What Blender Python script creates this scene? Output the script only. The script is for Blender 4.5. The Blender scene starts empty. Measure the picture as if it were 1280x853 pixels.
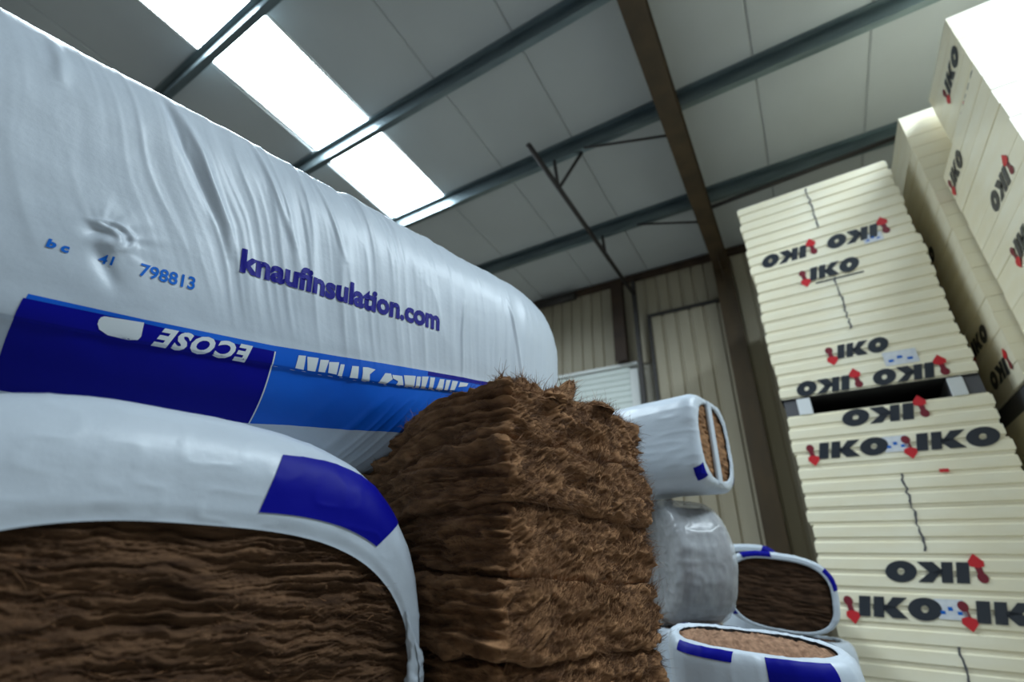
import bpy, bmesh, math, random
import numpy as np
from mathutils import Matrix, Vector

# ------------------------------------------------------------------ camera, world, light, exposure
random.seed(7)
rng = np.random.default_rng(7)
scn = bpy.context.scene
COL = scn.collection
H = 1.2                      # eye height
F_PX = 585.0
PITCH, ROLL, YAW = math.radians(26.55), math.radians(2.245), math.radians(32.14)


def camera_axes():
    """right / down / forward of the camera as world vectors (X along the purlins, Y to the back wall)."""
    up = np.array([math.sin(ROLL) * math.cos(PITCH), -math.cos(ROLL) * math.cos(PITCH), math.sin(PITCH)])
    fw = np.array([0, 0, 1.0])
    h = fw - up * (fw @ up)
    h /= np.linalg.norm(h)
    r = np.cross(h, up)
    r /= np.linalg.norm(r)
    if r[0] < 0:
        r = -r
    X = r * math.cos(-YAW) + h * math.sin(-YAW)
    Y = -r * math.sin(-YAW) + h * math.cos(-YAW)
    return np.array([X, Y, up])


_M = camera_axes()
cam_data = bpy.data.cameras.new('camera')
cam = bpy.data.objects.new('camera', cam_data)
COL.objects.link(cam)
scn.camera = cam
_r, _d, _f = _M[:, 0], _M[:, 1], _M[:, 2]
cam.matrix_world = Matrix(((_r[0], -_d[0], -_f[0], 0), (_r[1], -_d[1], -_f[1], 0), (_r[2], -_d[2], -_f[2], H), (0, 0, 0, 1)))
cam_data.sensor_width = 36.0
cam_data.lens = 36.0 * F_PX / 1280.0
cam_data.clip_start = 0.02
cam_data.dof.use_dof = True
cam_data.dof.focus_distance = 1.05
cam_data.dof.aperture_fstop = 2.0

world = bpy.data.worlds.new('overcast_sky')
scn.world = world
world.use_nodes = True
world.node_tree.nodes['Background'].inputs[0].default_value = (0.78, 0.89, 1.0, 1)
world.node_tree.nodes['Background'].inputs[1].default_value = 0.4

SKYLIGHT = 30.0              # daylight coming through the translucent roof sheets
SKY_TINT = (0.77, 0.91, 1.0)
scn.view_settings.view_transform = 'Standard'
scn.view_settings.look = 'None'
scn.view_settings.gamma = 1.0
scn.view_settings.use_curve_mapping = False
scn.view_settings.exposure = 0.36
scn.cycles.use_denoising = True
scn.cycles.max_bounces = 8
scn.cycles.diffuse_bounces = 4

# ------------------------------------------------------------------ noise
_P = rng.permutation(4096).astype(np.int64)
_PV = rng.random(4096)


def _hash(ix, iy, iz):
    return _PV[(_P[(_P[(ix & 4095)] + iy) & 4095] + iz) & 4095]


def vnoise(x, y, z=0.0):
    """smooth value noise in 0..1, vectorised."""
    x, y, z = np.broadcast_arrays(np.asarray(x, float), np.asarray(y, float), np.asarray(z, float))
    ix, iy, iz = np.floor(x).astype(np.int64), np.floor(y).astype(np.int64), np.floor(z).astype(np.int64)
    fx, fy, fz = x - ix, y - iy, z - iz
    fx = fx * fx * fx * (fx * (fx * 6 - 15) + 10)
    fy = fy * fy * fy * (fy * (fy * 6 - 15) + 10)
    fz = fz * fz * fz * (fz * (fz * 6 - 15) + 10)
    out = 0
    for dx in (0, 1):
        wx = fx if dx else 1 - fx
        for dy in (0, 1):
            wy = fy if dy else 1 - fy
            for dz in (0, 1):
                wz = fz if dz else 1 - fz
                out = out + wx * wy * wz * _hash(ix + dx, iy + dy, iz + dz)
    return out


def fbm(x, y, z=0.0, n=3):
    s, a, t = 0, 1.0, 0
    for k in range(n):
        s = s + a * vnoise(x * 2.03 ** k + 7.1 * k, y * 2.03 ** k + 3.7 * k, np.asarray(z) * 2.03 ** k + 1.9 * k)
        t += a
        a *= 0.5
    return s / t


def ridge(n):
    return 1 - np.abs(2 * n - 1)


def sstep(a, b, x):
    t = np.clip((x - a) / (b - a), 0, 1)
    return t * t * (3 - 2 * t)


# ------------------------------------------------------------------ object helpers
def put(name, me, m=None, parent=None, loc=None):
    o = bpy.data.objects.new(name, me)
    COL.objects.link(o)
    if m is not None and me is not None:
        me.materials.append(m)
    if parent is not None:
        o.parent = parent
    if loc is not None:
        o.location = loc
    return o


def tag(o, label, cat, group=None):
    o['label'] = label
    o['category'] = cat
    if group:
        o['group'] = group
    return o


def thing(name, label, cat, loc=(0, 0, 0), rotz=0.0, group=None):
    o = bpy.data.objects.new(name, None)
    COL.objects.link(o)
    o.location = loc
    o.rotation_euler = (0, 0, rotz)
    o.empty_display_size = 0.1
    return tag(o, label, cat, group)


def struct(o):
    o['kind'] = 'structure'
    return o


def mesh_np(name, V, Fq, smooth=True):
    """V (n,3), Fq (m,k) index arrays -> mesh, quick path."""
    V = np.ascontiguousarray(V, dtype=np.float32)
    Fq = np.ascontiguousarray(Fq, dtype=np.int32)
    me = bpy.data.meshes.new(name)
    me.vertices.add(len(V))
    me.vertices.foreach_set('co', V.ravel())
    m, k = Fq.shape
    me.loops.add(m * k)
    me.loops.foreach_set('vertex_index', Fq.ravel())
    me.polygons.add(m)
    me.polygons.foreach_set('loop_start', np.arange(0, m * k, k, dtype=np.int32))
    me.polygons.foreach_set('loop_total', np.full(m, k, dtype=np.int32))
    me.polygons.foreach_set('use_smooth', np.full(m, smooth, dtype=bool))
    me.update(calc_edges=True)
    return me


def grid_faces(nu, nv, wrap_v=False, off=0):
    i = np.arange(nu - 1)[:, None]
    j = np.arange(nv if wrap_v else nv - 1)[None, :]
    j2 = (j + 1) % nv
    a = i * nv + j
    b = (i + 1) * nv + j
    c = (i + 1) * nv + j2
    d = i * nv + j2
    return np.stack([a, b, c, d], -1).reshape(-1, 4) + off


def bm_mesh(name, bm, smooth=False):
    me = bpy.data.meshes.new(name)
    bm.normal_update()
    bm.to_mesh(me)
    bm.free()
    if smooth:
        for p in me.polygons:
            p.use_smooth = True
    return me


def add_box(bm, lo, hi, bevel=0.0, seg=1):
    vs = [bm.verts.new((x, y, z)) for x in (lo[0], hi[0]) for y in (lo[1], hi[1]) for z in (lo[2], hi[2])]
    fs = [(0, 1, 3, 2), (4, 6, 7, 5), (0, 4, 5, 1), (2, 3, 7, 6), (0, 2, 6, 4), (1, 5, 7, 3)]
    faces = [bm.faces.new([vs[i] for i in f]) for f in fs]
    if bevel:
        es = list({e for f in faces for e in f.edges})
        bmesh.ops.bevel(bm, geom=es, offset=bevel, segments=seg, affect='EDGES', profile=0.5)


def box_mesh(name, lo, hi, bevel=0.0, seg=1):
    bm = bmesh.new()
    add_box(bm, lo, hi, bevel, seg)
    return bm_mesh(name, bm)


def extrude_profile(name, pts, axis, a, b, closed=True):
    """2-D outline pts swept from a to b along axis ('x','y','z')."""
    bm = bmesh.new()

    def v(p, t):
        return {'x': (t, p[0], p[1]), 'y': (p[0], t, p[1]), 'z': (p[0], p[1], t)}[axis]
    A = [bm.verts.new(v(p, a)) for p in pts]
    B = [bm.verts.new(v(p, b)) for p in pts]
    n = len(pts)
    for i in range(n if closed else n - 1):
        j = (i + 1) % n
        bm.faces.new((A[i], A[j], B[j], B[i]))
    if closed:
        bm.faces.new(A)
        bm.faces.new(B[::-1])
        bmesh.ops.recalc_face_normals(bm, faces=bm.faces[:])
    return bm_mesh(name, bm)


def tube_mesh(name, p, q, r, n=10):
    bm = bmesh.new()
    p, q = Vector(p), Vector(q)
    d = q - p
    res = bmesh.ops.create_cone(bm, cap_ends=True, segments=n, radius1=r, radius2=r, depth=d.length)
    rot = d.to_track_quat('Z', 'Y').to_matrix().to_4x4()
    bmesh.ops.transform(bm, matrix=Matrix.Translation((p + q) / 2) @ rot, verts=res['verts'])
    me = bm_mesh(name, bm)
    for f in me.polygons:
        f.use_smooth = len(f.vertices) == 4
    return me


# ------------------------------------------------------------------ materials
def mat(name, col, rough=0.6, metal=0.0, spec=0.5, coat=0.0, coat_rough=0.2):
    m = bpy.data.materials.new(name)
    m.use_nodes = True
    b = m.node_tree.nodes['Principled BSDF']
    b.inputs['Base Color'].default_value = (*col, 1)
    b.inputs['Roughness'].default_value = rough
    b.inputs['Metallic'].default_value = metal
    b.inputs['Specular IOR Level'].default_value = spec
    b.inputs['Coat Weight'].default_value = coat
    b.inputs['Coat Roughness'].default_value = coat_rough
    return m


def noisy(m, c1, c2, scale=(5, 5, 5), detail=4, lo=0.3, hi=0.7, bump=0.0, bump_scale=None, coords='Object'):
    nt = m.node_tree
    b = nt.nodes['Principled BSDF']
    tc = nt.nodes.new('ShaderNodeTexCoord')
    mp = nt.nodes.new('ShaderNodeMapping')
    mp.inputs['Scale'].default_value = scale
    nz = nt.nodes.new('ShaderNodeTexNoise')
    nz.inputs['Scale'].default_value = 1.0
    nz.inputs['Detail'].default_value = detail
    rp = nt.nodes.new('ShaderNodeValToRGB')
    rp.color_ramp.elements[0].position = lo
    rp.color_ramp.elements[1].position = hi
    rp.color_ramp.elements[0].color = (*c1, 1)
    rp.color_ramp.elements[1].color = (*c2, 1)
    nt.links.new(tc.outputs[coords], mp.inputs['Vector'])
    nt.links.new(mp.outputs[0], nz.inputs['Vector'])
    nt.links.new(nz.outputs['Fac'], rp.inputs[0])
    nt.links.new(rp.outputs[0], b.inputs['Base Color'])
    if bump:
        bp = nt.nodes.new('ShaderNodeBump')
        bp.inputs['Strength'].default_value = bump
        bp.inputs['Distance'].default_value = 0.004
        src = nz
        if bump_scale:
            mp2 = nt.nodes.new('ShaderNodeMapping')
            mp2.inputs['Scale'].default_value = bump_scale
            src = nt.nodes.new('ShaderNodeTexNoise')
            src.inputs['Scale'].default_value = 1.0
            src.inputs['Detail'].default_value = 5
            nt.links.new(tc.outputs[coords], mp2.inputs['Vector'])
            nt.links.new(mp2.outputs[0], src.inputs['Vector'])
        nt.links.new(src.outputs['Fac'], bp.inputs['Height'])
        nt.links.new(bp.outputs[0], b.inputs['Normal'])
    return m


M_film = noisy(mat('white_film', (0.7, 0.74, 0.77), 0.38, spec=0.45), (0.475, 0.53, 0.595), (0.55, 0.605, 0.67), (3, 3, 3), bump=0.12, bump_scale=(90, 90, 90))
M_navy = mat('navy_print', (0.001, 0.002, 0.23), 0.5, spec=0.12)
M_blue = noisy(mat('mid_blue_print', (0.004, 0.11, 0.6), 0.45, spec=0.2), (0.003, 0.09, 0.52), (0.005, 0.12, 0.62), (6, 6, 6))
M_ink = mat('violet_blue_ink', (0.012, 0.010, 0.22), 0.5, spec=0.15)
M_inkb = mat('bright_blue_ink', (0.006, 0.13, 0.55), 0.5, spec=0.15)
M_whitep = mat('white_print', (0.62, 0.66, 0.68), 0.4)
M_pale = mat('faint_blue_print', (0.28, 0.37, 0.52), 0.4)
M_skyp = mat('pale_blue_print', (0.12, 0.34, 0.60), 0.4)


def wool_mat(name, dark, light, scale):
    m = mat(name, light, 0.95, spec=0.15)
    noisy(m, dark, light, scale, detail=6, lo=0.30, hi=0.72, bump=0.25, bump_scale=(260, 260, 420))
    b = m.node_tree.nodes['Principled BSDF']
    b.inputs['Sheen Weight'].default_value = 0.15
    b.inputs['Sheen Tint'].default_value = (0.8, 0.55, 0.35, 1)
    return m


M_wool = wool_mat('brown_mineral_wool', (0.10, 0.046, 0.021), (0.38, 0.20, 0.098), (22, 22, 60))
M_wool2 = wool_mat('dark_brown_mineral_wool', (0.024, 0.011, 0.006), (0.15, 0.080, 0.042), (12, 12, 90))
M_wool4 = wool_mat('deep_brown_wool', (0.014, 0.007, 0.004), (0.085, 0.045, 0.025), (12, 12, 70))  # deepest brown wool, for the dark-ended pack
M_wool5 = wool_mat('grey_brown_wool', (0.05, 0.042, 0.044), (0.15, 0.12, 0.12), (14, 14, 14))
M_wool3 = wool_mat('pinkish_brown_wool', (0.12, 0.062, 0.038), (0.33, 0.19, 0.12), (16, 30, 60))


def fibre_mat():
    m = mat('wool_fibre', (0.3, 0.15, 0.07), 0.7, spec=0.25)
    nt = m.node_tree
    at = nt.nodes.new('ShaderNodeAttribute')
    at.attribute_name = 'tone'
    rp = nt.nodes.new('ShaderNodeValToRGB')
    rp.color_ramp.elements[0].color = (0.07, 0.03, 0.013, 1)
    rp.color_ramp.elements[1].color = (0.50, 0.30, 0.17, 1)
    e = rp.color_ramp.elements.new(0.75)
    e.color = (0.30, 0.15, 0.07, 1)
    nt.links.new(at.outputs['Fac'], rp.inputs[0])
    nt.links.new(rp.outputs[0], nt.nodes['Principled BSDF'].inputs['Base Color'])
    return m


M_fibre = fibre_mat()
M_board = noisy(mat('cream_board', (0.9, 0.82, 0.6), 0.5, coat=0.5, coat_rough=0.22), (0.92, 0.83, 0.60), (0.97, 0.91, 0.72), (3, 3, 8))
M_black = mat('charcoal_print', (0.018, 0.024, 0.035), 0.45, coat=0.5)
M_red = mat('red_print', (0.62, 0.02, 0.03), 0.45)
M_maroon = mat('maroon_print', (0.20, 0.015, 0.03), 0.45)
M_label = noisy(mat('paper_label', (0.7, 0.72, 0.78), 0.5), (0.62, 0.65, 0.72), (0.78, 0.8, 0.84), (30, 30, 30))
M_slot_shade = mat('slot_shade_black', (0.006, 0.006, 0.007), 0.7)  # near-black that paints the shade of the slot under the upper boards
M_foam_w = mat('white_foam', (0.75, 0.77, 0.78), 0.8)
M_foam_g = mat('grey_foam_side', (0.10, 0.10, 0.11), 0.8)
M_galv = noisy(mat('galvanised_purlin', (0.16, 0.2, 0.215), 0.38, metal=0.75), (0.13, 0.17, 0.19), (0.22, 0.27, 0.28), (2, 9, 9))
M_steel = noisy(mat('brown_steel', (0.11, 0.07, 0.03), 0.5, metal=0.1), (0.045, 0.030, 0.016), (0.085, 0.055, 0.026), (4, 4, 1.5))
M_dark = mat('dark_bracing_steel', (0.045, 0.04, 0.038), 0.55, metal=0.3)
M_rust = noisy(mat('rust_brown_post', (0.07, 0.03, 0.015), 0.7), (0.026, 0.014, 0.009), (0.06, 0.033, 0.018), (3, 3, 3))
M_roof = noisy(mat('white_liner_panel', (0.49, 0.515, 0.52), 0.55), (0.455, 0.475, 0.48), (0.52, 0.545, 0.55), (0.7, 0.7, 0.7))
M_wall = noisy(mat('beige_cladding', (0.42, 0.37, 0.27), 0.6), (0.36, 0.31, 0.22), (0.46, 0.41, 0.31), (2, 2, 0.5))
M_plain = noisy(mat('painted_wall', (0.40, 0.37, 0.30), 0.8), (0.36, 0.33, 0.27), (0.43, 0.4, 0.33), (1, 1, 1))
M_floor = noisy(mat('concrete_floor', (0.30, 0.29, 0.27), 0.7), (0.25, 0.24, 0.225), (0.36, 0.35, 0.33), (0.8, 0.8, 0.8))
M_shut = mat('pale_shutter', (0.72, 0.78, 0.74), 0.45)
M_frame = mat('white_frame', (0.8, 0.82, 0.8), 0.5)


def pane_mat():
    m = bpy.data.materials.new('daylit_translucent_sheet')
    m.use_nodes = True
    nt = m.node_tree
    nt.nodes.remove(nt.nodes['Principled BSDF'])
    e = nt.nodes.new('ShaderNodeEmission')
    e.inputs[0].default_value = (*SKY_TINT, 1)
    e.inputs[1].default_value = SKYLIGHT
    nt.links.new(e.outputs[0], nt.nodes['Material Output'].inputs[0])
    return m


M_pane = pane_mat()


def clear_mat():
    m = bpy.data.materials.new('clear_film')
    m.use_nodes = True
    nt = m.node_tree
    p = nt.nodes['Principled BSDF']
    p.inputs['Base Color'].default_value = (0.72, 0.75, 0.78, 1)
    p.inputs['Roughness'].default_value = 0.22
    tr = nt.nodes.new('ShaderNodeBsdfTransparent')
    mx = nt.nodes.new('ShaderNodeMixShader')
    nz = nt.nodes.new('ShaderNodeTexNoise')
    nz.inputs['Scale'].default_value = 9
    rp = nt.nodes.new('ShaderNodeMapRange')
    rp.inputs[3].default_value = 0.25
    rp.inputs[4].default_value = 0.60
    nt.links.new(nz.outputs['Fac'], rp.inputs[0])
    nt.links.new(rp.outputs[0], mx.inputs[0])
    nt.links.new(tr.outputs[0], mx.inputs[1])
    nt.links.new(p.outputs[0], mx.inputs[2])
    nt.links.new(mx.outputs[0], nt.nodes['Material Output'].inputs[0])
    return m


M_clear = clear_mat()

# ------------------------------------------------------------------ the hall
X0, X1, Y0, YW = -11.93, 9.70, -7.0, 7.08
ROOF = H + 5.0
SLOPE = -math.tan(math.radians(0.86))


def roof_z(y):
    return ROOF + SLOPE * y


struct(put('floor', box_mesh('floor', (X0, Y0, -0.15), (X1, YW + 0.1, 0.0)), M_floor))

PURLIN_Y = [-6.74, -5.2, -3.68, -2.16, -0.66, 0.88, 2.42, 3.88, 5.53]
edges_x = [-4.72 + 1.03 * k for k in range(-7, 15)]
ceil = struct(put('ceiling', box_mesh('ceiling', (X0, Y0, ROOF + 0.32), (X1, YW + 0.1, ROOF + 0.36)), M_plain))
SKY_Y = {-4.72: (-0.66, 3.88), 2.49: (-0.66, 3.88)}     # translucent strips: left edge -> y range


def roof_panel(xa, xb, ya, yb):
    g = 0.003
    za, zb = roof_z(ya), roof_z(yb)
    t = 0.06
    bm = bmesh.new()
    # flat liner tray with turned-up joint edges, so each joint is a recessed line
    prof = [(xa + g, t), (xa + g, 0.009), (xa + g + 0.012, 0.0), (xb - g - 0.012, 0.0), (xb - g, 0.009), (xb - g, t)]
    A = [bm.verts.new((p[0], ya, za + p[1])) for p in prof]
    B = [bm.verts.new((p[0], yb, zb + p[1])) for p in prof]
    n = len(prof)
    for i in range(n):
        j = (i + 1) % n
        bm.faces.new((A[i], A[j], B[j], B[i]))
    bm.faces.new(A)
    bm.faces.new(B[::-1])
    bmesh.ops.recalc_face_normals(bm, faces=bm.faces[:])
    return bm_mesh('roof_panel', bm)


for k in range(len(edges_x) - 1):
    xa, xb = edges_x[k], edges_x[k + 1]
    key = next((s for s in SKY_Y if abs(s - xa) < 0.01), None)
    spans = [(Y0, YW)] if key is None else [(Y0, SKY_Y[key][0]), (SKY_Y[key][1], YW)]
    for ya, yb in spans:
        put('roof_panel', roof_panel(xa, xb, ya, yb), M_roof, ceil)
for n, key in enumerate(SKY_Y):
    ya, yb = SKY_Y[key]
    ys = [y for y in PURLIN_Y if ya - 0.01 <= y <= yb + 0.01]
    zc = roof_z((ya + yb) / 2)
    bm = bmesh.new()
    for x in (key + 0.006, key + 1.03 - 0.036):
        add_box(bm, (x, ya, zc - 0.01 + 0.02), (x + 0.03, yb, zc + 0.09))
    w = struct(put('window_%d' % (n + 1), bm_mesh('skylight_kerb', bm), M_frame))
    w['label'] = ['glaring white rooflight strip above the large white pack', 'rooflight strip of the bay over the tall board piles'][n]
    for a, b in zip(ys[:-1], ys[1:]):
        zz = roof_z((a + b) / 2)
        bm = bmesh.new()
        # slightly corrugated translucent sheet
        nx = 17
        rows = []
        for y in (a + 0.02, b - 0.02):
            rows.append([bm.verts.new((key + 0.04 + (0.95) * i / (nx - 1), y, roof_z(y) + 0.03 + (0.012 if i % 4 < 2 else 0.0))) for i in range(nx)])
        for i in range(nx - 1):
            bm.faces.new((rows[0][i], rows[0][i + 1], rows[1][i + 1], rows[1][i]))
        put('pane', bm_mesh('skylight_pane', bm), M_pane, w)

# purlins: galvanised Z sections
place = {0.88: 'galvanised steel purlin nearest the camera, crossing the rooflight at upper left',
         2.42: 'galvanised steel purlin between the second and third rooflight panes',
         3.88: 'galvanised steel purlin at the far end of the rooflight strip',
         5.53: 'galvanised steel purlin nearest the beige back wall'}
for y in PURLIN_Y:
    if y < 0.5:
        lab = 'galvanised steel purlin of the roof behind the viewer'
    else:
        lab = place[y]
    zt = roof_z(y) - 0.002
    t = 0.006
    prof = [(-t, -0.20), (0.065, -0.20), (0.065, -0.175), (0.065 - t, -0.175), (0.065 - t, -0.20 + t), (0, -0.20 + t), (0, 0), (-0.065, 0), (-0.065, -0.025), (-0.065 + t, -0.025), (-0.065 + t, -t), (-t, -t)]
    o = put('roof_purlin', extrude_profile('roof_purlin', [(p[0], p[1]) for p in prof], 'x', X0 + 0.02, X1 - 0.02), M_galv, None, (0, y, zt))
    tag(o, lab, 'purlin', 'roof purlins')


def i_beam(name, w, d, tf, tw):
    """outline of an I section, width along first axis, depth along second (0..d)."""
    return [(-w / 2, 0), (w / 2, 0), (w / 2, tf), (tw / 2, tf), (tw / 2, d - tf), (w / 2, d - tf), (w / 2, d), (-w / 2, d), (-w / 2, d - tf), (-tw / 2, d - tf), (-tw / 2, tf), (-w / 2, tf)]


RX = -0.44
for xr, lab in ((RX, 'dark brown steel I-beam rafter running to the column'), (6.6, 'brown steel rafter of the next bay beyond the boards'), (-7.5, 'brown steel rafter of the bay beyond the white pack')):
    o = thing('steel_rafter', lab, 'beam', (xr, 0, 0), 0, 'steel rafters')
    d = 0.36
    bm = bmesh.new()
    pr = i_beam('r', 0.20, d, 0.014, 0.010)
    ya, yb = Y0 + 0.02, YW - 0.36
    A = [bm.verts.new((p[0], ya, roof_z(ya) - 0.205 - d + p[1])) for p in pr]
    B = [bm.verts.new((p[0], yb, roof_z(yb) - 0.205 - d + p[1])) for p in pr]
    n = len(pr)
    for i in range(n):
        bm.faces.new((A[i], A[(i + 1) % n], B[(i + 1) % n], B[i]))
    bm.faces.new(A)
    bm.faces.new(B[::-1])
    bmesh.ops.recalc_face_normals(bm, faces=bm.faces[:])
    put('beam', bm_mesh('beam', bm), M_steel, o)
    # haunch plate under the beam at the column
    zb = roof_z(yb) - 0.205 - d
    put('haunch', extrude_profile('haunch', [(yb - 0.5, zb), (yb, zb - 0.22), (yb, zb)], 'x', -0.006, 0.006), M_steel, o)
    c = thing('steel_column', lab.replace('rafter running to the column', 'column standing at the back wall').replace('rafter', 'column'), 'column', (xr, YW - 0.36, 0), 0, 'steel columns')
    put('shaft', extrude_profile('shaft', i_beam('c', 0.24, 0.26, 0.014, 0.010), 'z', 0.02, roof_z(yb) - 0.21), M_steel, c)
    put('base_plate', box_mesh('base_plate', (-0.17, -0.04, 0), (0.17, 0.30, 0.02)), M_steel, c)

# back wall: backing plus one-metre cladding sheets with ribs
wb = struct(put('wall_back', box_mesh('wall_back', (X0, YW + 0.03, 0), (X1, YW + 0.13, ROOF + 0.3)), M_plain))
DOOR = (-3.50, -1.95, 4.38)


def clad_mesh(z0, z1, w=1.0):
    pts = []
    nr = 5
    p = w / nr
    for k in range(nr):
        x = k * p
        pts += [(x, 0.0), (x + p * 0.74, 0.0), (x + p * 0.80, 0.03), (x + p * 0.94, 0.03)]
    pts.append((w, 0.0))
    return extrude_profile('cladding_sheet', pts, 'z', z0, z1, closed=False)


full = clad_mesh(0, ROOF - 0.12)
full.materials.append(M_wall)
short = clad_mesh(DOOR[2], ROOF - 0.12)
short.materials.append(M_wall)
x = -11.5
while x < X1 - 1.0:
    over_door = x + 0.95 > DOOR[0] and x < DOOR[1] - 0.1
    put('cladding_sheet', short if over_door else full, None, wb, (x, YW - 0.02, 0))
    x += 1.0
struct(put('wall_left', box_mesh('wall_left', (X0 - 0.1, Y0, 0), (X0, YW + 0.1, ROOF + 0.3)), M_plain))
struct(put('wall_right', box_mesh('wall_right', (X1, Y0, 0), (X1 + 0.1, YW + 0.1, ROOF + 0.3)), M_plain))
bm = bmesh.new()   # front wall with the open loading doorway behind the camera
add_box(bm, (X0, Y0 - 0.1, 0), (1.6, Y0, ROOF + 0.3))
add_box(bm, (6.4, Y0 - 0.1, 0), (X1, Y0, ROOF + 0.3))
add_box(bm, (1.6, Y0 - 0.1, 4.6), (6.4, Y0, ROOF + 0.3))
struct(put('wall_front', bm_mesh('wall_front', bm), M_plain))
# eaves beam and door pieces on the back wall
struct(put('trim_1', box_mesh('eaves_beam', (X0, YW - 0.12, ROOF - 0.24), (X1, YW - 0.03, ROOF - 0.14)), M_rust))
d1 = struct(put('door_1', box_mesh('shutter_header', (DOOR[0], YW - 0.14, DOOR[2] - 0.05), (DOOR[1], YW - 0.02, DOOR[2])), M_frame))
d1['label'] = 'pale grey roller shutter in the beige back wall'
slat = box_mesh('slat', (DOOR[0] + 0.02, YW - 0.10, 0), (DOOR[1] - 0.14, YW - 0.06, 0.098), 0.012, 2)
slat.materials.append(M_shut)
for k in range(43):
    put('slat', slat, None, d1, (0, 0, 0.02 + 0.1 * k))
put('guide_channel', box_mesh('guide_channel', (DOOR[1] - 0.13, YW - 0.14, 0), (DOOR[1], YW - 0.03, DOOR[2] - 0.12)), M_frame, d1)
d2 = struct(put('door_2', clad_mesh(0.02, 5.14, 1.08), M_wall, None, (-1.66, YW - 0.09, 0)))
d2['label'] = 'beige sheeted sliding door beside the brown column'
put('top_rail', box_mesh('top_rail', (0, -0.035, 5.14), (1.08, 0.02, 5.19)), M_dark, d2)
put('stile', box_mesh('stile', (-0.05, -0.035, 0.02), (0.0, 0.02, 5.19)), M_dark, d2)
o = put('rusty_post', extrude_profile('rusty_post', i_beam('p', 0.20, 0.12, 0.012, 0.01), 'z', 0, 1.50), M_rust, None, (-2.17, YW - 0.26, DOOR[2]))
tag(o, 'short rust brown steel post above the roller shutter', 'post')
o = put('duct_pipe', tube_mesh('duct_pipe', (-3.75, YW - 0.19, 5.90), (-2.98, YW - 0.19, 5.90), 0.075), M_dark)
tag(o, 'short dark pipe under the eaves above the roller shutter', 'pipe')

# light bracing: tie tube below the purlins with small struts, and a thin wall post
br = thing('roof_brace', 'thin dark lattice brace hung under the purlins left of the rafter', 'brace')
zb = lambda y: roof_z(y) - 0.52
TY0, TY1, TX = 3.27, YW - 0.22, -1.87
put('tie_tube', tube_mesh('tie_tube', (TX - 0.07, TY0, zb(TY0)), (TX, TY1, zb(TY1)), 0.032), M_dark, br)
for yb_, dx, dy in ((3.88, 0.0, 0.0), (3.88, 0.36, 0.05), (5.53, 0.0, 0.0)):
    yy = yb_ + 0.15 if dx else yb_ + 0.1
    put('strut', tube_mesh('strut', (TX - 0.04, yy, zb(yy)), (TX - 0.04 + dx, yb_ + dy, roof_z(yb_) - 0.2), 0.022), M_dark, br)
for yb_, xa in ((3.88, -1.50), (5.53, -1.36)):
    put('stay_rod', tube_mesh('stay_rod', (xa, yb_, roof_z(yb_) - 0.2), (RX - 0.1, yb_ + 0.18, roof_z(yb_) - 0.36), 0.016), M_dark, br)
o = put('wall_post', box_mesh('wall_post', (-0.035, -0.035, 0), (0.035, 0.035, roof_z(TY1) - 0.25), 0.004), M_dark, None, (TX + 0.0, TY1, 0))
tag(o, 'thin dark square steel post beside the roller shutter', 'post')
o = put('brace_rod', tube_mesh('brace_rod', (RX + 0.105, 5.32, roof_z(5.32) - 0.50), (1.78, 5.50, roof_z(5.5) - 0.19), 0.028), M_dark)
tag(o, 'thin dark brace rod rising from the rafter behind the cream board pile', 'rod')

# ------------------------------------------------------------------ cream insulation boards
def board_mesh(w, dpt, t, bv=0.021):
    # rebated edges: neighbouring boards leave a shallow sunk band between them
    r, e = bv * 0.42, 0.0004
    rings = [(e, r), (bv * 0.62, r), (bv * 0.92, 0), (t - bv * 0.92, 0), (t - bv * 0.62, r), (t - e, r)]
    bm = bmesh.new()
    R_ = [[bm.verts.new(p) for p in ((i, i, z), (w - i, i, z), (w - i, dpt - i, z), (i, dpt - i, z))] for z, i in rings]
    for A, B in zip(R_[:-1], R_[1:]):
        for k in range(4):
            bm.faces.new((A[k], A[(k + 1) % 4], B[(k + 1) % 4], B[k]))
    bm.faces.new(R_[0][::-1])
    bm.faces.new(R_[-1])
    return bm_mesh('board', bm)


def place_pack(name, label, group, frame, a0, z0, n, t, w, dpt, me, jit=0.012):
    """frame = (origin xy, rotz).  One shrink-wrapped pack of n boards."""
    ox, oy, rz = frame
    o = thing(name, label, 'board pack', (ox, oy, z0), rz, group)
    for k in range(n):
        put('board', me, None, o, (a0 + random.uniform(-jit, jit), random.uniform(-0.002, 0.002), k * t))
    return o


def iko_letters(bm, x, z, w, h):
    """I K O outlines from (x,z) lower left, total width w, height h; local y = 0 plane."""
    def poly(pts):
        vs = [bm.verts.new((x + p[0] * w + 0.24 * (p[1] - 0.5) * h, 0, z + p[1] * h)) for p in pts]
        bmesh.ops.triangulate(bm, faces=[bm.faces.new(vs)])
    poly([(0.01, 0), (0.155, 0), (0.155, 1), (0.01, 1)])
    poly([(0.195, 0), (0.325, 0), (0.325, 1), (0.195, 1)])
    poly([(0.31, 0.36), (0.46, 0.50), (0.605, 1), (0.43, 1)])
    poly([(0.31, 0.62), (0.31, 0.42), (0.42, 0), (0.615, 0), (0.46, 0.54)])
    n = 28
    cx, cz = 0.808, 0.5
    for i in range(n):
        a, b = 2 * math.pi * i / n, 2 * math.pi * (i + 1) / n
        q = []
        for rr, an in ((1, a), (1, b), (0.27, b), (0.27, a)):
            rx = 0.195 if rr == 1 else 0.045
            rz_ = 0.54 if rr == 1 else 0.17
            q.append(bm.verts.new((x + (cx + rx * math.cos(an)) * w + 0.24 * rz_ * math.sin(an) * h, 0, z + (cz + rz_ * math.sin(an)) * h)))
        bm.faces.new(q)


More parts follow.
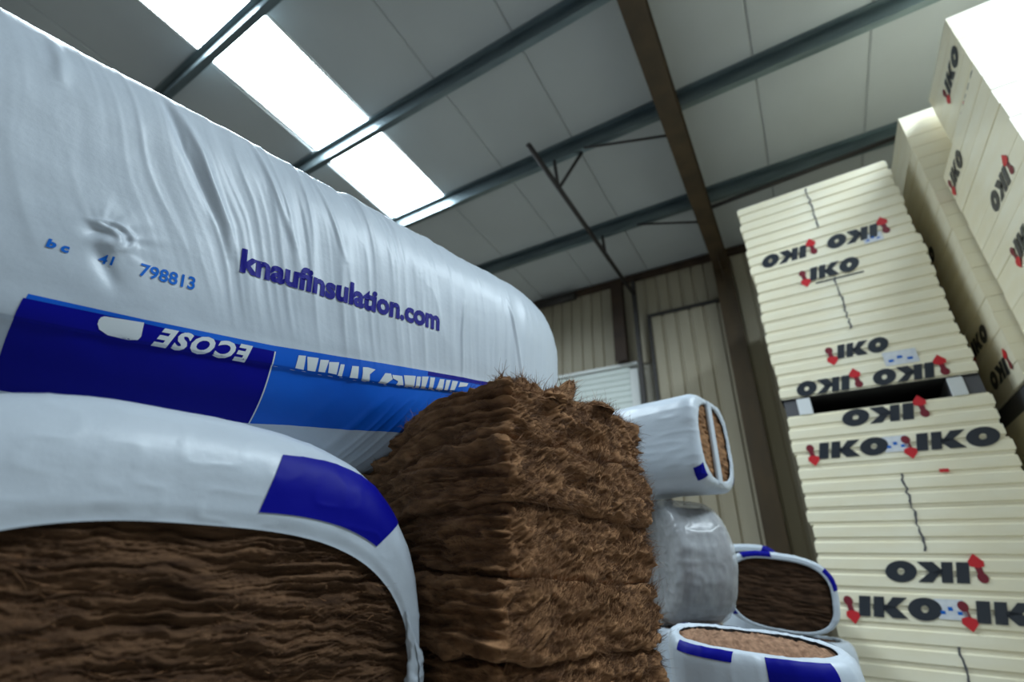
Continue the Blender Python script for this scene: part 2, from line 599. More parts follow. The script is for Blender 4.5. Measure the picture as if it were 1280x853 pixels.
def iko_print(parent, a, z, flip=False, w=0.42, h=0.118, arrow=True, y=-0.0045, rot=None):
    """logo on the face of the pack; a,z = lower left corner of the lettering; flip = printed upside down."""
    bm = bmesh.new()
    iko_letters(bm, 0, 0, w, h)
    me = bm_mesh('printed_letters', bm)
    root = put('printed_logo', me, M_black, parent)
    bm = bmesh.new()
    vs = [bm.verts.new((p[0], 0, p[1])) for p in ((-0.075, h * 0.18), (-0.045, h * 0.26), (-0.008, h * 0.18), (-0.006, h * -0.05), (-0.042, h * -0.42), (-0.08, h * -0.05))]
    bm.faces.new(vs)
    tip = put('arrow_tip', bm_mesh('arrow_tip', bm), M_red, root, (0, -0.0005, 0))
    bm = bmesh.new()
    vs = [bm.verts.new((-0.05 + 0.026 * math.cos(t), 0, h * 0.72 + h * 0.25 * math.sin(t))) for t in np.linspace(0, 2 * math.pi, 14)[:-1]]
    bm.faces.new(vs)
    vs = [bm.verts.new(p) for p in ((-0.064, 0.0003, h * 0.6), (-0.034, 0.0003, h * 0.6), (-0.026, 0.0003, h * 0.1), (-0.060, 0.0003, h * 0.1))]
    bm.faces.new(vs)
    put('arrow_tail', bm_mesh('arrow_tail', bm), M_maroon, root)
    if rot is not None:
        root.matrix_local = Matrix.Translation((a, y, z)) @ rot
    elif flip:
        root.location = (a + w, y, z + h)
        root.rotation_euler = (0, math.pi, 0)
    else:
        root.location = (a, y, z)
    return root


def seam(parent, a, z0, z1, y=-0.004):
    bm = bmesh.new()
    n = 24
    L, R = [], []
    for i in range(n + 1):
        z = z0 + (z1 - z0) * i / n
        x = a + 0.010 * (((i * 0.41) % 1.0) - 0.5) + random.uniform(-0.006, 0.006)
        ww = random.uniform(0.003, 0.008)
        L.append(bm.verts.new((x - ww, y, z)))
        R.append(bm.verts.new((x + ww, y, z)))
    for i in range(n):
        bm.faces.new((L[i], R[i], R[i + 1], L[i + 1]))
    return put('film_seam', bm_mesh('film_seam', bm), M_foam_g, parent)


def sticker(parent, a, z, w, h, y=-0.0038):
    o = put('paper_label', box_mesh('paper_label', (0, -0.0006, 0), (w, 0, h)), M_label, parent, (a, y, z))
    bm = bmesh.new()
    for k in range(3):
        x0 = w * (0.12 + 0.28 * k)
        add_box(bm, (x0, -0.0011, h * (0.25 + 0.18 * (k % 2))), (x0 + w * 0.16, -0.0006, h * (0.42 + 0.2 * (k % 2))))
    put('label_print', bm_mesh('label_print', bm), M_inkb, o)['kind'] = 'stuff'
    return o


A_IKO = math.radians(-3.01)
IO = (-0.036, 4.238, A_IKO)
T = 0.1015
bmesh_iko = board_mesh(1.215, 2.4, T)
bmesh_iko.materials.append(M_board)
g_iko = 'packs in the cream board pile'
upper = [(2.555, 4, 'lowest'), (2.555 + 4 * T, 8, 'middle'), (2.555 + 12 * T, 8, 'topmost')]
txt = {'lowest': 'cream foam board pack resting on the white bearer blocks, red arrows along its foot',
       'middle': 'middle pack of cream boards in the upper half, single upright lettering near its top',
       'topmost': 'topmost cream board pack of the tall pile, upside-down lettering along its lower edge'}
U = {}
for z0, n, key in upper:
    U[key] = place_pack('insulation_board_pack', txt[key], g_iko, IO, 0.0, z0, n, T, 1.215, 2.4, bmesh_iko)
p = U['topmost']
zz = p.location.z
iko_print(p, 0.105, 3.825 - zz, True, 0.36, 0.125)
iko_print(p, 0.625, 3.835 - zz, True, 0.36, 0.125)
seam(p, 0.60, 4.09 - zz, 4.56 - zz)
sticker(p, 0.87, 3.79 - zz, 0.13, 0.085)
p = U['middle']
zz = p.location.z
iko_print(p, 0.435, 3.575 - zz, False, 0.355, 0.125)
put('small_print', box_mesh('small_print', (0, -0.001, 0), (0.34, 0, 0.012)), M_black, p, (0.46, -0.004, 3.535 - zz))
seam(p, 0.60, 3.06 - zz, 3.56 - zz)
p = U['lowest']
zz = p.location.z
iko_print(p, 0.46, 2.825 - zz, False, 0.33, 0.115)
iko_print(p, 0.125, 2.565 - zz, True, 0.36, 0.115)
iko_print(p, 0.63, 2.565 - zz, True, 0.36, 0.115)
sticker(p, 0.73, 2.70 - zz, 0.20, 0.11)
put('slot_shade_sheet', box_mesh('slot_shade_sheet', (-0.004, -0.003, -0.006), (1.205, 2.39, 0.0)), M_slot_shade, p)  # dark sheet standing in for shade on the underside above the slot
low = [(0.09, 1.5, 'b')]
Z1 = 2.415
l1 = place_pack('insulation_board_pack', 'thin two-board cream pack directly below the white bearer blocks', g_iko, IO, 0.0, Z1 - 2 * T, 2, T, 1.215, 2.4, bmesh_iko)
iko_print(l1, 0.37, 2.285 - l1.location.z, True, 0.43, 0.118)
l2 = place_pack('insulation_board_pack', 'large cream board pack with paired lettering at its top and a jagged film seam below', g_iko, IO, 0.0, Z1 - 12 * T, 10, T, 1.215, 2.4, bmesh_iko)
zz = l2.location.z
iko_print(l2, 0.165, 2.062 - zz, False, 0.425, 0.118)
iko_print(l2, 0.745, 2.062 - zz, False, 0.43, 0.118)
sticker(l2, 0.565, 2.07 - zz, 0.14, 0.11, -0.0036)
seam(l2, 0.61, 1.43 - zz, 1.92 - zz)
iko_print(l2, 0.365, 1.25 - zz, True, 0.42, 0.118)
put('red_mark', box_mesh('red_mark', (0, -0.001, 0), (0.05, 0, 0.022), 0.0004), M_red, l2, (0.815, -0.004, 1.912 - zz))
l3 = place_pack('insulation_board_pack', 'cream board pack at the foot of the pile, lettering cut by the frame', g_iko, IO, 0.0, Z1 - 22 * T, 10, T, 1.215, 2.4, bmesh_iko)
zz = l3.location.z
iko_print(l3, 0.165, 1.04 - zz, False, 0.425, 0.118)
iko_print(l3, 0.745, 1.04 - zz, False, 0.43, 0.118)
sticker(l3, 0.565, 1.05 - zz, 0.14, 0.11, -0.0036)
seam(l3, 0.61, 0.42 - zz, 0.91 - zz)
zb0 = Z1 - 22 * T
# bearers: upper row in view, lower row on the floor
ca, sa = math.cos(A_IKO), math.sin(A_IKO)


def bearer(a, z0, h, label, w=0.17, g='foam bearers of the tall pile'):
    o = thing('foam_bearer', label, 'bearer block', (IO[0] + a * ca, IO[1] + a * sa, z0), A_IKO, g)
    put('core', box_mesh('core', (0, 0.01, 0.0), (w, 2.38, h), 0.004), M_foam_g, o)
    return o


hgap = 2.549 - Z1
slot_block = put('foam_bearer', box_mesh('foam_bearer', (0.20, 0.70, 0), (1.02, 0.90, hgap - 0.002), 0.004), M_foam_g, None, (IO[0], IO[1], Z1 + 0.001))  # cross block added so no light shows through the slot
slot_block.rotation_euler = (0, 0, A_IKO)
tag(slot_block, 'dark cross block added to close off and darken the slot of the tall cream pile', 'bearer block', 'foam bearers of the tall pile')
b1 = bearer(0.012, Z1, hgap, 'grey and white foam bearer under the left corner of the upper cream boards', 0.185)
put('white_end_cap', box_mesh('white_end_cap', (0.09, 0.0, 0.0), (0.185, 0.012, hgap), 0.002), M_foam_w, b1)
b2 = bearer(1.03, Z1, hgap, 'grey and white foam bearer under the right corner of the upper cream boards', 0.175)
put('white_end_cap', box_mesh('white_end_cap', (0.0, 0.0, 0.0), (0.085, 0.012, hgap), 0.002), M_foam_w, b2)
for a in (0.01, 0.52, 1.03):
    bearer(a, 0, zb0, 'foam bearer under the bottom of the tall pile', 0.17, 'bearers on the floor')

# two further piles on the right: B beside the tall pile, C nearer
T2 = 0.122
mB = board_mesh(1.22, 2.4, T2, 0.004)
mB.materials.append(M_board)
mC = board_mesh(1.22, 0.74, T2, 0.004)
mC.materials.append(M_board)


def side_print(parent, y, z, dep=0.0, flip=False, w=0.34, h=0.115):
    """logo on the face that looks to -X: text runs along local -y."""
    rot = Matrix.Rotation(-math.pi / 2, 4, 'Z')
    if flip:
        rot = rot @ Matrix.Translation((w, 0, h)) @ Matrix.Rotation(math.pi, 4, 'Y')
    r = iko_print(parent, 0, 0, False, w, h)
    r.matrix_local = Matrix.Translation((-0.006, y, z)) @ rot
    return r


def pile(tag_, frame, me, dims, packs):
    out = []
    for z0, n, lab in packs:
        out.append(place_pack('insulation_board_pack', lab, 'packs in the %s' % tag_, frame, 0.0, z0, n, T2, dims[0], dims[1], me, 0.003))
    return out


FB = (1.335, 4.06, 0.0)
FC = (1.525, 3.21, 0.0)
zB = 2.44
PB = pile('shadowed pile behind', FB, mB, (1.22, 2.4), [
    (0.10, 9, 'cream board pack at the foot of the shadowed pile'),
    (0.10 + 9 * T2, 9, 'cream board pack low in the shadowed pile, just below its dark gap'),
    (zB, 7, 'shadowed cream board pack level with the bearer blocks, dark lettering on its side'),
    (zB + 7 * T2, 7, 'shadowed cream board pack midway up the narrow gap'),
    (zB + 14 * T2, 6, 'topmost pack of the shadowed pile, its bright end catching light')])
FC2 = (1.420, 2.985, 0.0)
mC2 = board_mesh(1.30, 1.05, T2, 0.004)
mC2.materials.append(M_board)
PC = pile('near right pile', FC2, mC2, (1.30, 1.05), [
    (0.10, 9, 'cream board pack at the foot of the near right pile'),
    (0.10 + 9 * T2, 10, 'cream board pack low in the near right pile'),
    (zB + 0.1, 6, 'cream board pack at the right edge with red arrow and dark lettering'),
    (zB + 0.1 + 6 * T2, 7, 'cream board pack near right, forming a ledge under the highest pack')])
PC += pile('near right pile', FC, mC, (1.22, 0.74), [
    (zB + 0.1 + 13 * T2, 6, 'highest cream board pack at the upper right corner, front face glaring white')])
for f, dims, g, nm in ((FB, (1.22, 2.4), 'shadowed pile', 'under the shadowed pile'), (FC2, (1.22, 1.04), 'near right pile', 'under the near right pile')):
    for x in (0.0, 0.52, 1.05):
        o = put('foam_bearer', box_mesh('foam_bearer', (x, 0.01, 0), (x + 0.17, dims[1] - 0.01, 0.1), 0.004), M_foam_g, None, (f[0], f[1], 0))
        tag(o, 'grey foam bearer on the floor ' + nm, 'bearer block', 'bearers of the ' + g)
for f, dims, g, zz, zt in ((FB, (1.22, 2.4), 'shadowed pile', 0.10 + 18 * T2, zB), (FC2, (1.22, 1.04), 'near right pile', 0.10 + 19 * T2, zB + 0.1)):
    for x in (0.02, 1.03):
        o = put('foam_bearer', box_mesh('foam_bearer', (x, 0.01, 0), (x + 0.17, dims[1] - 0.01, zt - zz), 0.004), M_foam_g, None, (f[0], f[1], zz))
        tag(o, 'dark foam bearer in the gap halfway up the ' + g, 'bearer block', 'middle bearers of the ' + g)
side_print(PC[4], 0.42, 0.42, flip=False, w=0.36)
side_print(PC[4], 0.70, 0.06, flip=True, w=0.34)
side_print(PC[4], 0.36, 0.10, flip=False, w=0.34)
side_print(PC[3], 0.62, 0.14, flip=True, w=0.34)
side_print(PC[2], 0.62, 0.52, w=0.34)
side_print(PC[3], 0.95, 0.66, w=0.30)
side_print(PB[2], 0.62, 0.40, w=0.4)
side_print(PB[2], 0.55, 0.10, flip=True, w=0.4)
side_print(PB[3], 0.90, 0.45, w=0.4)

# ------------------------------------------------------------------ foreground packs: shared frame
BETA = math.radians(-32.14 + 48.0)
UD = np.array([math.sin(BETA), math.cos(BETA)])       # along the row of packs, away to the right
VD = np.array([-math.cos(BETA), math.sin(BETA)])      # into the row, to the left
ROT_U = math.pi / 2 - BETA                            # local x = UD, local y = VD


def uv_loc(u, v, z=0.0):
    p = UD * u + VD * v
    return (p[0], p[1], z)


# ---- the large closed white pack: superellipse section along u, explicit front face v(u,z)
UA, UB, VC, HV = -0.80, 1.264, 1.36, 0.36
ZC, HH, CU, CR, NX = H + 0.612, 0.396, 0.36, 0.224, 3.4


def a2_inset(u):
    t = np.clip(np.maximum((u - (UB - CU)) / CU, ((UA + CU) - u) / CU), 0, 1)
    return CR * (1 - np.maximum(1 - t ** 2.4, 0) ** (1 / 2.4))


def seg_ridge(u, z, pts, width, amp):
    """soft crease along a polyline in (u,z)."""
    d = np.full(np.shape(u), 9.0)
    tpar = np.zeros(np.shape(u))
    m = len(pts) - 1
    for k in range(m):
        (ax, az), (bx, bz) = pts[k], pts[k + 1]
        L2 = (bx - ax) ** 2 + (bz - az) ** 2
        t = np.clip(((u - ax) * (bx - ax) + (z - az) * (bz - az)) / L2, 0, 1)
        dd = np.hypot(u - ax - t * (bx - ax), z - az - t * (bz - az))
        tpar = np.where(dd < d, (k + t) / m, tpar)
        d = np.minimum(d, dd)
    fade = np.sin(np.clip(tpar, 0.02, 0.98) * math.pi) ** 0.5
    return amp * fade * np.exp(-(d / width) ** 2)


def a2_disp(u, z, v):
    """outward wrinkles of the film."""
    front = sstep(0.05, -0.2, v - VC)
    zt = ZC + HH
    hang = zt - z                                             # distance below the top edge
    q = u - np.interp(u, [-0.4, 0.1, 0.5, 0.9, 1.2], [0.45, 0.55, 0.32, 0.12, 0.0]) * hang - 0.04 * vnoise(u * 5, z * 4, 3.3)
    lump = 0.012 * (fbm(u * 3.2, z * 3.2, v * 3, 2) - 0.5)
    body = sstep(1.60, 1.74, z) * (0.25 + 0.75 * sstep(-0.25, 0.12, u))
    r1 = ridge(vnoise(q * 17, hang * 1.6, 5.5)) ** 4 * 0.0065
    r2 = ridge(vnoise(q * 38 + 9, hang * 2.4, 8.5)) ** 3 * 0.0042
    r3 = (vnoise(q * 80, hang * 3.5, 1.5) - 0.5) * 0.0032
    r4 = (vnoise(q * 170, hang * 6, 2.5) - 0.5) * 0.0012
    strength = 0.35 + 0.65 * sstep(0.2, 0.7, vnoise(u * 2.3 + 4, z * 1.7))
    d = lump + front * body * strength * (r1 + r2 + r3 + r4)
    soft = (vnoise(u * 7 - z * 3, z * 11, 4.4) - 0.5) * 0.006 + (vnoise(u * 19, z * 25, 6.4) - 0.5) * 0.0022
    d = d + front * soft * (1 - 0.6 * body)
    # puckered dent left of the printed number
    du, dz = u + 0.100, z - 1.716
    rr = np.hypot(du * 1.0 + 0.25 * dz, dz * 1.6)
    th = np.arctan2(dz, du)
    dent = -0.008 * np.exp(-(np.hypot(du + 0.004, dz - 0.004) / 0.016) ** 2) + 0.010 * np.exp(-(np.hypot(du - 0.012, (dz + 0.010) * 1.3) / 0.022) ** 2)
    ang_f = sstep(-0.2, 0.6, np.cos(th - 0.9))
    dent = dent + 0.007 * np.exp(-((rr - 0.030) / 0.007) ** 2) * ang_f + 0.005 * np.exp(-((rr - 0.048 - 0.01 * np.sin(th * 2)) / 0.006) ** 2) * ang_f
    dent = dent + seg_ridge(u, z, [(-0.098, 1.70), (-0.075, 1.665), (-0.045, 1.63)], 0.013, -0.007)
    dent = dent + 0.0022 * np.exp(-(rr / 0.09) ** 2) * (vnoise(np.cos(th) * 5, np.sin(th) * 5, rr * 12) - 0.5) * 3 * sstep(0.02, 0.05, rr) * sstep(-0.3, 0.5, np.cos(th - 0.8))
    d = d + front * dent
    # named creases
    d = d + front * seg_ridge(u, z, [(-0.10, 2.10), (-0.022, 1.995), (0.075, 1.84), (0.10, 1.78)], 0.010, 0.009)
    d = d + front * seg_ridge(u, z, [(-0.13, 2.12), (-0.05, 1.985), (0.045, 1.85)], 0.008, -0.006)
    d = d + front * seg_ridge(u, z, [(-0.31, 2.12), (-0.27, 2.05), (-0.25, 1.99)], 0.012, 0.006)
    d = d + front * seg_ridge(u, z, [(0.700, 1.93), (0.7025, 1.817), (0.7185, 1.68)], 0.004, 0.004)
    d = d + front * seg_ridge(u, z, [(0.88, 2.02), (0.90, 1.95), (0.94, 1.79), (0.95, 1.70)], 0.006, 0.006)
    d = d + front * seg_ridge(u, z, [(0.05, 2.13), (0.13, 2.0), (0.21, 1.86)], 0.007, 0.005)
    d = d + front * seg_ridge(u, z, [(0.20, 2.13), (0.27, 2.0), (0.33, 1.88)], 0.006, 0.004)
    # the welded lap that runs along the printed band: film above it stands proud
    zf = np.interp(u, [-0.8, -0.163, -0.067, 0.045, 0.207, 0.338, 0.493, 0.679, 1.2], [1.52, 1.5409, 1.5482, 1.5581, 1.5756, 1.5899, 1.6091, 1.6412, 1.72])
    lap = sstep(-0.003, 0.001, z - zf) * (1 - sstep(0.005, 0.06, z - zf)) * 0.0045
    low = (1 - sstep(-0.06, 0.0, z - zf))
    dg = ridge(vnoise((u - 0.6 * (z - 1.5)) * 42, (z - 1.5) * 6, 7.7)) ** 3
    d = d + front * (lap + low * 0.0025 * dg * sstep(0.2, 0.4, u))
    return d


def a2_pt(u, z, off=0.0):
    """point on the wrinkled front face at (u,z)."""
    def base(u, z):
        i = a2_inset(u)
        s = np.clip(np.abs(z - ZC) / (HH - i), 0, 0.9995)
        return VC - (HV - i) * (1 - s ** NX) ** (1 / NX)
    e = 1e-3
    v = base(u, z)
    du = (base(u + e, z) - base(u - e, z)) / (2 * e)
    dz = (base(u, z + e) - base(u, z - e)) / (2 * e)
    n = np.stack([du, -np.ones_like(du), dz], -1)
    n /= np.linalg.norm(n, axis=-1, keepdims=True)
    d = a2_disp(u, z, v) + off
    return np.stack([u, v, z], -1) + n * d[..., None]


big = thing('white_insulation_pack', 'huge white film-wrapped pack with dark and mid blue printed band, lying on top', 'insulation pack', uv_loc(0, 0), ROT_U)


def build_a2():
    ncap = 14
    nu, na = 520, 560
    # denser sampling where the camera looks
    us = np.concatenate([np.linspace(UA, UA + CU, 40)[:-1], np.linspace(UA + CU, UB - CU, nu - 120), np.linspace(UB - CU, UB, 82)[1:]])
    us = np.clip(us, UA + 1e-4, UB - 1e-4)
    a = np.linspace(0, 2 * math.pi, 4000)
    cs = np.sign(np.cos(a)) * np.abs(np.cos(a)) ** (2 / NX)
    sn = np.sign(np.sin(a)) * np.abs(np.sin(a)) ** (2 / NX)
    dens = np.where(cs < 0.3, 1.0, 0.25)
    L = np.concatenate([[0], np.cumsum(np.hypot(np.diff(cs), np.diff(sn)) * dens[1:])])
    ws = np.interp(np.linspace(0, L[-1], na + 1)[:-1], L, a)
    c1 = np.sign(np.cos(ws)) * np.abs(np.cos(ws)) ** (2 / NX)
    s1 = np.sign(np.sin(ws)) * np.abs(np.sin(ws)) ** (2 / NX)
    i = a2_inset(us)[:, None]
    P = np.stack(np.broadcast_arrays(us[:, None], VC + (HV - i) * c1[None], ZC + (HH - i) * s1[None]), -1)
    Gu = np.gradient(P, axis=0)
    Ga = np.roll(P, -1, 1) - np.roll(P, 1, 1)
    N = np.cross(Gu, Ga)
    N /= np.linalg.norm(N, axis=-1, keepdims=True) + 1e-12
    out = P - np.array([0, VC, ZC])
    sgn = np.sign((N[..., 1] * out[..., 1] + N[..., 2] * out[..., 2]).mean())
    N *= sgn
    d = a2_disp(P[..., 0], P[..., 2], P[..., 1])
    Q = P + N * d[..., None]
    n = len(us)
    V = Q.reshape(-1, 3)
    Fq = grid_faces(n, na, True)
    me = mesh_np('film', V, Fq)
    # end caps
    bm = bmesh.new()
    bm.from_mesh(me)
    bm.verts.ensure_lookup_table()
    for k in (0, n - 1):
        try:
            f = bm.faces.new([bm.verts[k * na + j] for j in range(na)])
        except ValueError:
            pass
    bmesh.ops.recalc_face_normals(bm, faces=bm.faces[:])
    return bm_mesh('film', bm, True)


film = put('film', build_a2(), M_film, big)


def a2_patch(name, u0, u1, zlo, zhi, m, off, nu=160, nz=40, parent=None):
    """printed area between two z curves (functions of u)."""
    u = np.linspace(u0, u1, nu)[:, None] if not callable(u0) else None
    t = np.linspace(0, 1, nz)[None, :]
    if u is None:
        tt = np.linspace(0, 1, nu)[:, None]
        ul, ur = u0(t), u1(t)
        u = ul + (ur - ul) * tt
    u, t = np.broadcast_arrays(u, t)
    z = zlo(u) + (zhi(u) - zlo(u)) * t
    V = a2_pt(u, z, off).reshape(-1, 3)
    return put(name, mesh_np(name, V, grid_faces(nu, nz)), m, parent or big)


ztop = lambda u: np.interp(u, [-0.20, -0.1437, 0.0077, 0.2252, 0.4809, 0.804, 1.1], [1.576, 1.5806, 1.5932, 1.6175, 1.6568, 1.7024, 1.74])
zdark = lambda u: np.interp(u, [-0.20, -0.1465, -0.0524, 0.0087, 0.1123, 0.2209, 0.3], [1.570, 1.5727, 1.5815, 1.5865, 1.5935, 1.6055, 1.612])
zbot = lambda u: np.interp(u, [-0.3, -0.13, 0.0, 0.2496, 0.3852, 0.5132, 0.9], [1.442, 1.4456, 1.4514, 1.4662, 1.4838, 1.5047, 1.56])
a2_patch('blue_band', -0.1437, 0.95, zbot, ztop, M_blue, 0.0007, 420, 70)
a2_patch('navy_panel', lambda t: -0.1465 + 0.006 * (1 - t) ** 2, lambda t: 0.2421 - 0.009 * t ** 2, zbot, zdark, M_navy, 0.0012, 220, 70)
a2_patch('white_divider_line', lambda t: 0.2421 - 0.009 * t ** 2, lambda t: 0.2448 - 0.009 * t ** 2, zbot, zdark, M_whitep, 0.0016, 4, 70)
a2_patch('navy_end_strip', 0.6043, 0.95, lambda u: ztop(u) - 0.012, ztop, M_navy, 0.0012, 90, 8)


def refine(bm, lmax, it=4):
    bmesh.ops.triangulate(bm, faces=bm.faces[:])
    for _ in range(it):
        es = [e for e in bm.edges if e.calc_length() > lmax]
        if not es:
            break
        bmesh.ops.subdivide_edges(bm, edges=es, cuts=1)
        bmesh.ops.triangulate(bm, faces=bm.faces[:])


def text_bm(body, offset=0.0, shear=0.0, space=1.0):
    cu = bpy.data.curves.new('lettering', 'FONT')
    cu.body = body
    cu.offset = offset
    cu.shear = shear
    cu.space_character = space
    cu.resolution_u = 3
    to = bpy.data.objects.new('lettering', cu)
    COL.objects.link(to)
    dg = bpy.context.evaluated_depsgraph_get()
    me = bpy.data.meshes.new_from_object(to.evaluated_get(dg))
    bm = bmesh.new()
    bm.from_mesh(me)
    bpy.data.objects.remove(to)
    bpy.data.curves.remove(cu)
    bpy.data.meshes.remove(me)
    return bm


def a2_print(name, bm, fn, m, off, lmax=0.006):
    """bm holds a flat drawing in x,y; fn maps arrays x,y -> u,z on the pack."""
    co = np.array([v.co[:2] for v in bm.verts])
    u, z = fn(co[:, 0], co[:, 1])
    for v, a, b in zip(bm.verts, u, z):
        v.co = (a, b, 0)
    refine(bm, lmax)
    co = np.array([v.co[:2] for v in bm.verts])
    P = a2_pt(co[:, 0], co[:, 1], off)
    for v, p in zip(bm.verts, P):
        v.co = p
    return put(name, bm_mesh(name, bm, True), m, big)


def norm_xy(bm):
    co = np.array([v.co[:2] for v in bm.verts])
    lo, hi = co.min(0), co.max(0)
    for v in bm.verts:
        v.co.x = (v.co.x - lo[0]) / (hi[0] - lo[0])
        v.co.y = (v.co.y - lo[1]) / (hi[1] - lo[1])
    return bm


def lerp_quad(bl, br, tl, tr, flip=False):
    bl, br, tl, tr = map(np.array, (bl, br, tl, tr))

    def fn(x, y):
        if flip:
            x, y = 1 - x, 1 - y
        p = (bl[None] * ((1 - x) * (1 - y))[:, None] + br[None] * (x * (1 - y))[:, None] + tl[None] * ((1 - x) * y)[:, None] + tr[None] * (x * y)[:, None])
        return p[:, 0], p[:, 1]
    return fn


a2_print('printed_web_address', norm_xy(text_bm('knaufinsulation.com', 0.042)), lerp_quad((0.122, 1.7467), (0.623, 1.7993), (0.112, 1.8040), (0.617, 1.8640)), M_ink, 0.0016)
a2_print('printed_number', norm_xy(text_bm('798813', 0.022)), lerp_quad((-0.0260, 1.6661), (0.0609, 1.6743), (-0.0300, 1.692), (0.0560, 1.7015)), M_inkb, 0.0014)
a2_print('printed_number', norm_xy(text_bm('41', 0.022)), lerp_quad((-0.0862, 1.6675), (-0.0662, 1.6696), (-0.0872, 1.6840), (-0.0672, 1.6856)), M_inkb, 0.0014)
a2_print('printed_letter', norm_xy(text_bm('b', 0.05)), lerp_quad((-0.1530, 1.6615), (-0.1411, 1.6635), (-0.1540, 1.6775), (-0.142, 1.6785)), M_inkb, 0.0014)
a2_print('printed_letter', norm_xy(text_bm('c', 0.05)), lerp_quad((-0.1350, 1.6620), (-0.1245, 1.6635), (-0.1360, 1.6745), (-0.1255, 1.6755)), M_inkb, 0.0014)
a2_print('printed_upside_down_word', norm_xy(text_bm('ECOSE', 0.045, 0.06, 1.18)), lerp_quad((0.0320, 1.5535), (0.1890, 1.5685), (0.0400, 1.5890), (0.1910, 1.6045), flip=True), M_whitep, 0.0019)


def poly_bm(pts):
    bm = bmesh.new()
    bm.faces.new([bm.verts.new((p[0], p[1], 0)) for p in pts])
    return bm


ident = lambda x, y: (x, y)
logo = [(-0.0497, 1.5721), (-0.0485, 1.5765), (-0.0446, 1.5797), (0.0096, 1.5878), (0.0138, 1.5640), (0.0115, 1.5575), (-0.0016, 1.5532), (-0.0301, 1.5522), (-0.044, 1.5575), (-0.049, 1.5650)]
a2_print('printed_emblem', poly_bm(logo), ident, M_whitep, 0.0019)
strokes = [[(0.2818, 1.6137), (0.2969, 1.6173), (0.3011, 1.587), (0.2833, 1.5856)], [(0.3003, 1.6164), (0.3247, 1.621), (0.3262, 1.5904), (0.3093, 1.5882)],
           [(0.3294, 1.6188), (0.3484, 1.6235), (0.347, 1.5945), (0.3324, 1.5922)], [(0.3495, 1.6197), (0.3717, 1.6258), (0.3731, 1.5972), (0.354, 1.5957)],
           [(0.376, 1.6225), (0.3853, 1.6246), (0.386, 1.5964), (0.3765, 1.5957)], [(0.4031, 1.6266), (0.4186, 1.6301), (0.4226, 1.6019), (0.4038, 1.5986)],
           [(0.4286, 1.6315), (0.4415, 1.6345), (0.4601, 1.6345), (0.4488, 1.6192), (0.4526, 1.6031), (0.4329, 1.6005), (0.4312, 1.6171)],
           [(0.4865, 1.6335), (0.5013, 1.6366), (0.5084, 1.6242), (0.4935, 1.6076), (0.475, 1.6059)], [(0.5057, 1.6347), (0.5321, 1.6393), (0.5402, 1.6174), (0.5212, 1.6135), (0.5245, 1.6234), (0.5088, 1.6265)],
           [(0.5364, 1.6424), (0.5694, 1.6503), (0.5701, 1.6211), (0.5454, 1.6166)], [(0.5727, 1.6498), (0.5848, 1.6529), (0.5854, 1.623), (0.5743, 1.6209)],
           [(0.5878, 1.6543), (0.607, 1.659), (0.6019, 1.6256), (0.5906, 1.6235)], [(0.6125, 1.6591), (0.6269, 1.6624), (0.6243, 1.6299), (0.6133, 1.6278)],
           [(0.6426, 1.6631), (0.6564, 1.6661), (0.6549, 1.6363), (0.6348, 1.6327)], [(0.6621, 1.6663), (0.6762, 1.6694), (0.6703, 1.6395), (0.6603, 1.6378)],
           [(0.6821, 1.6696), (0.7007, 1.673), (0.6924, 1.6465), (0.6781, 1.6416)], [(0.7086, 1.6732), (0.7369, 1.6777), (0.7311, 1.6673), (0.7034, 1.6575)]]
bm = bmesh.new()
for pts in strokes:
    bm.faces.new([bm.verts.new((p[0], p[1], 0)) for p in pts])
a2_print('printed_folded_words', bm, ident, M_whitep, 0.0019)


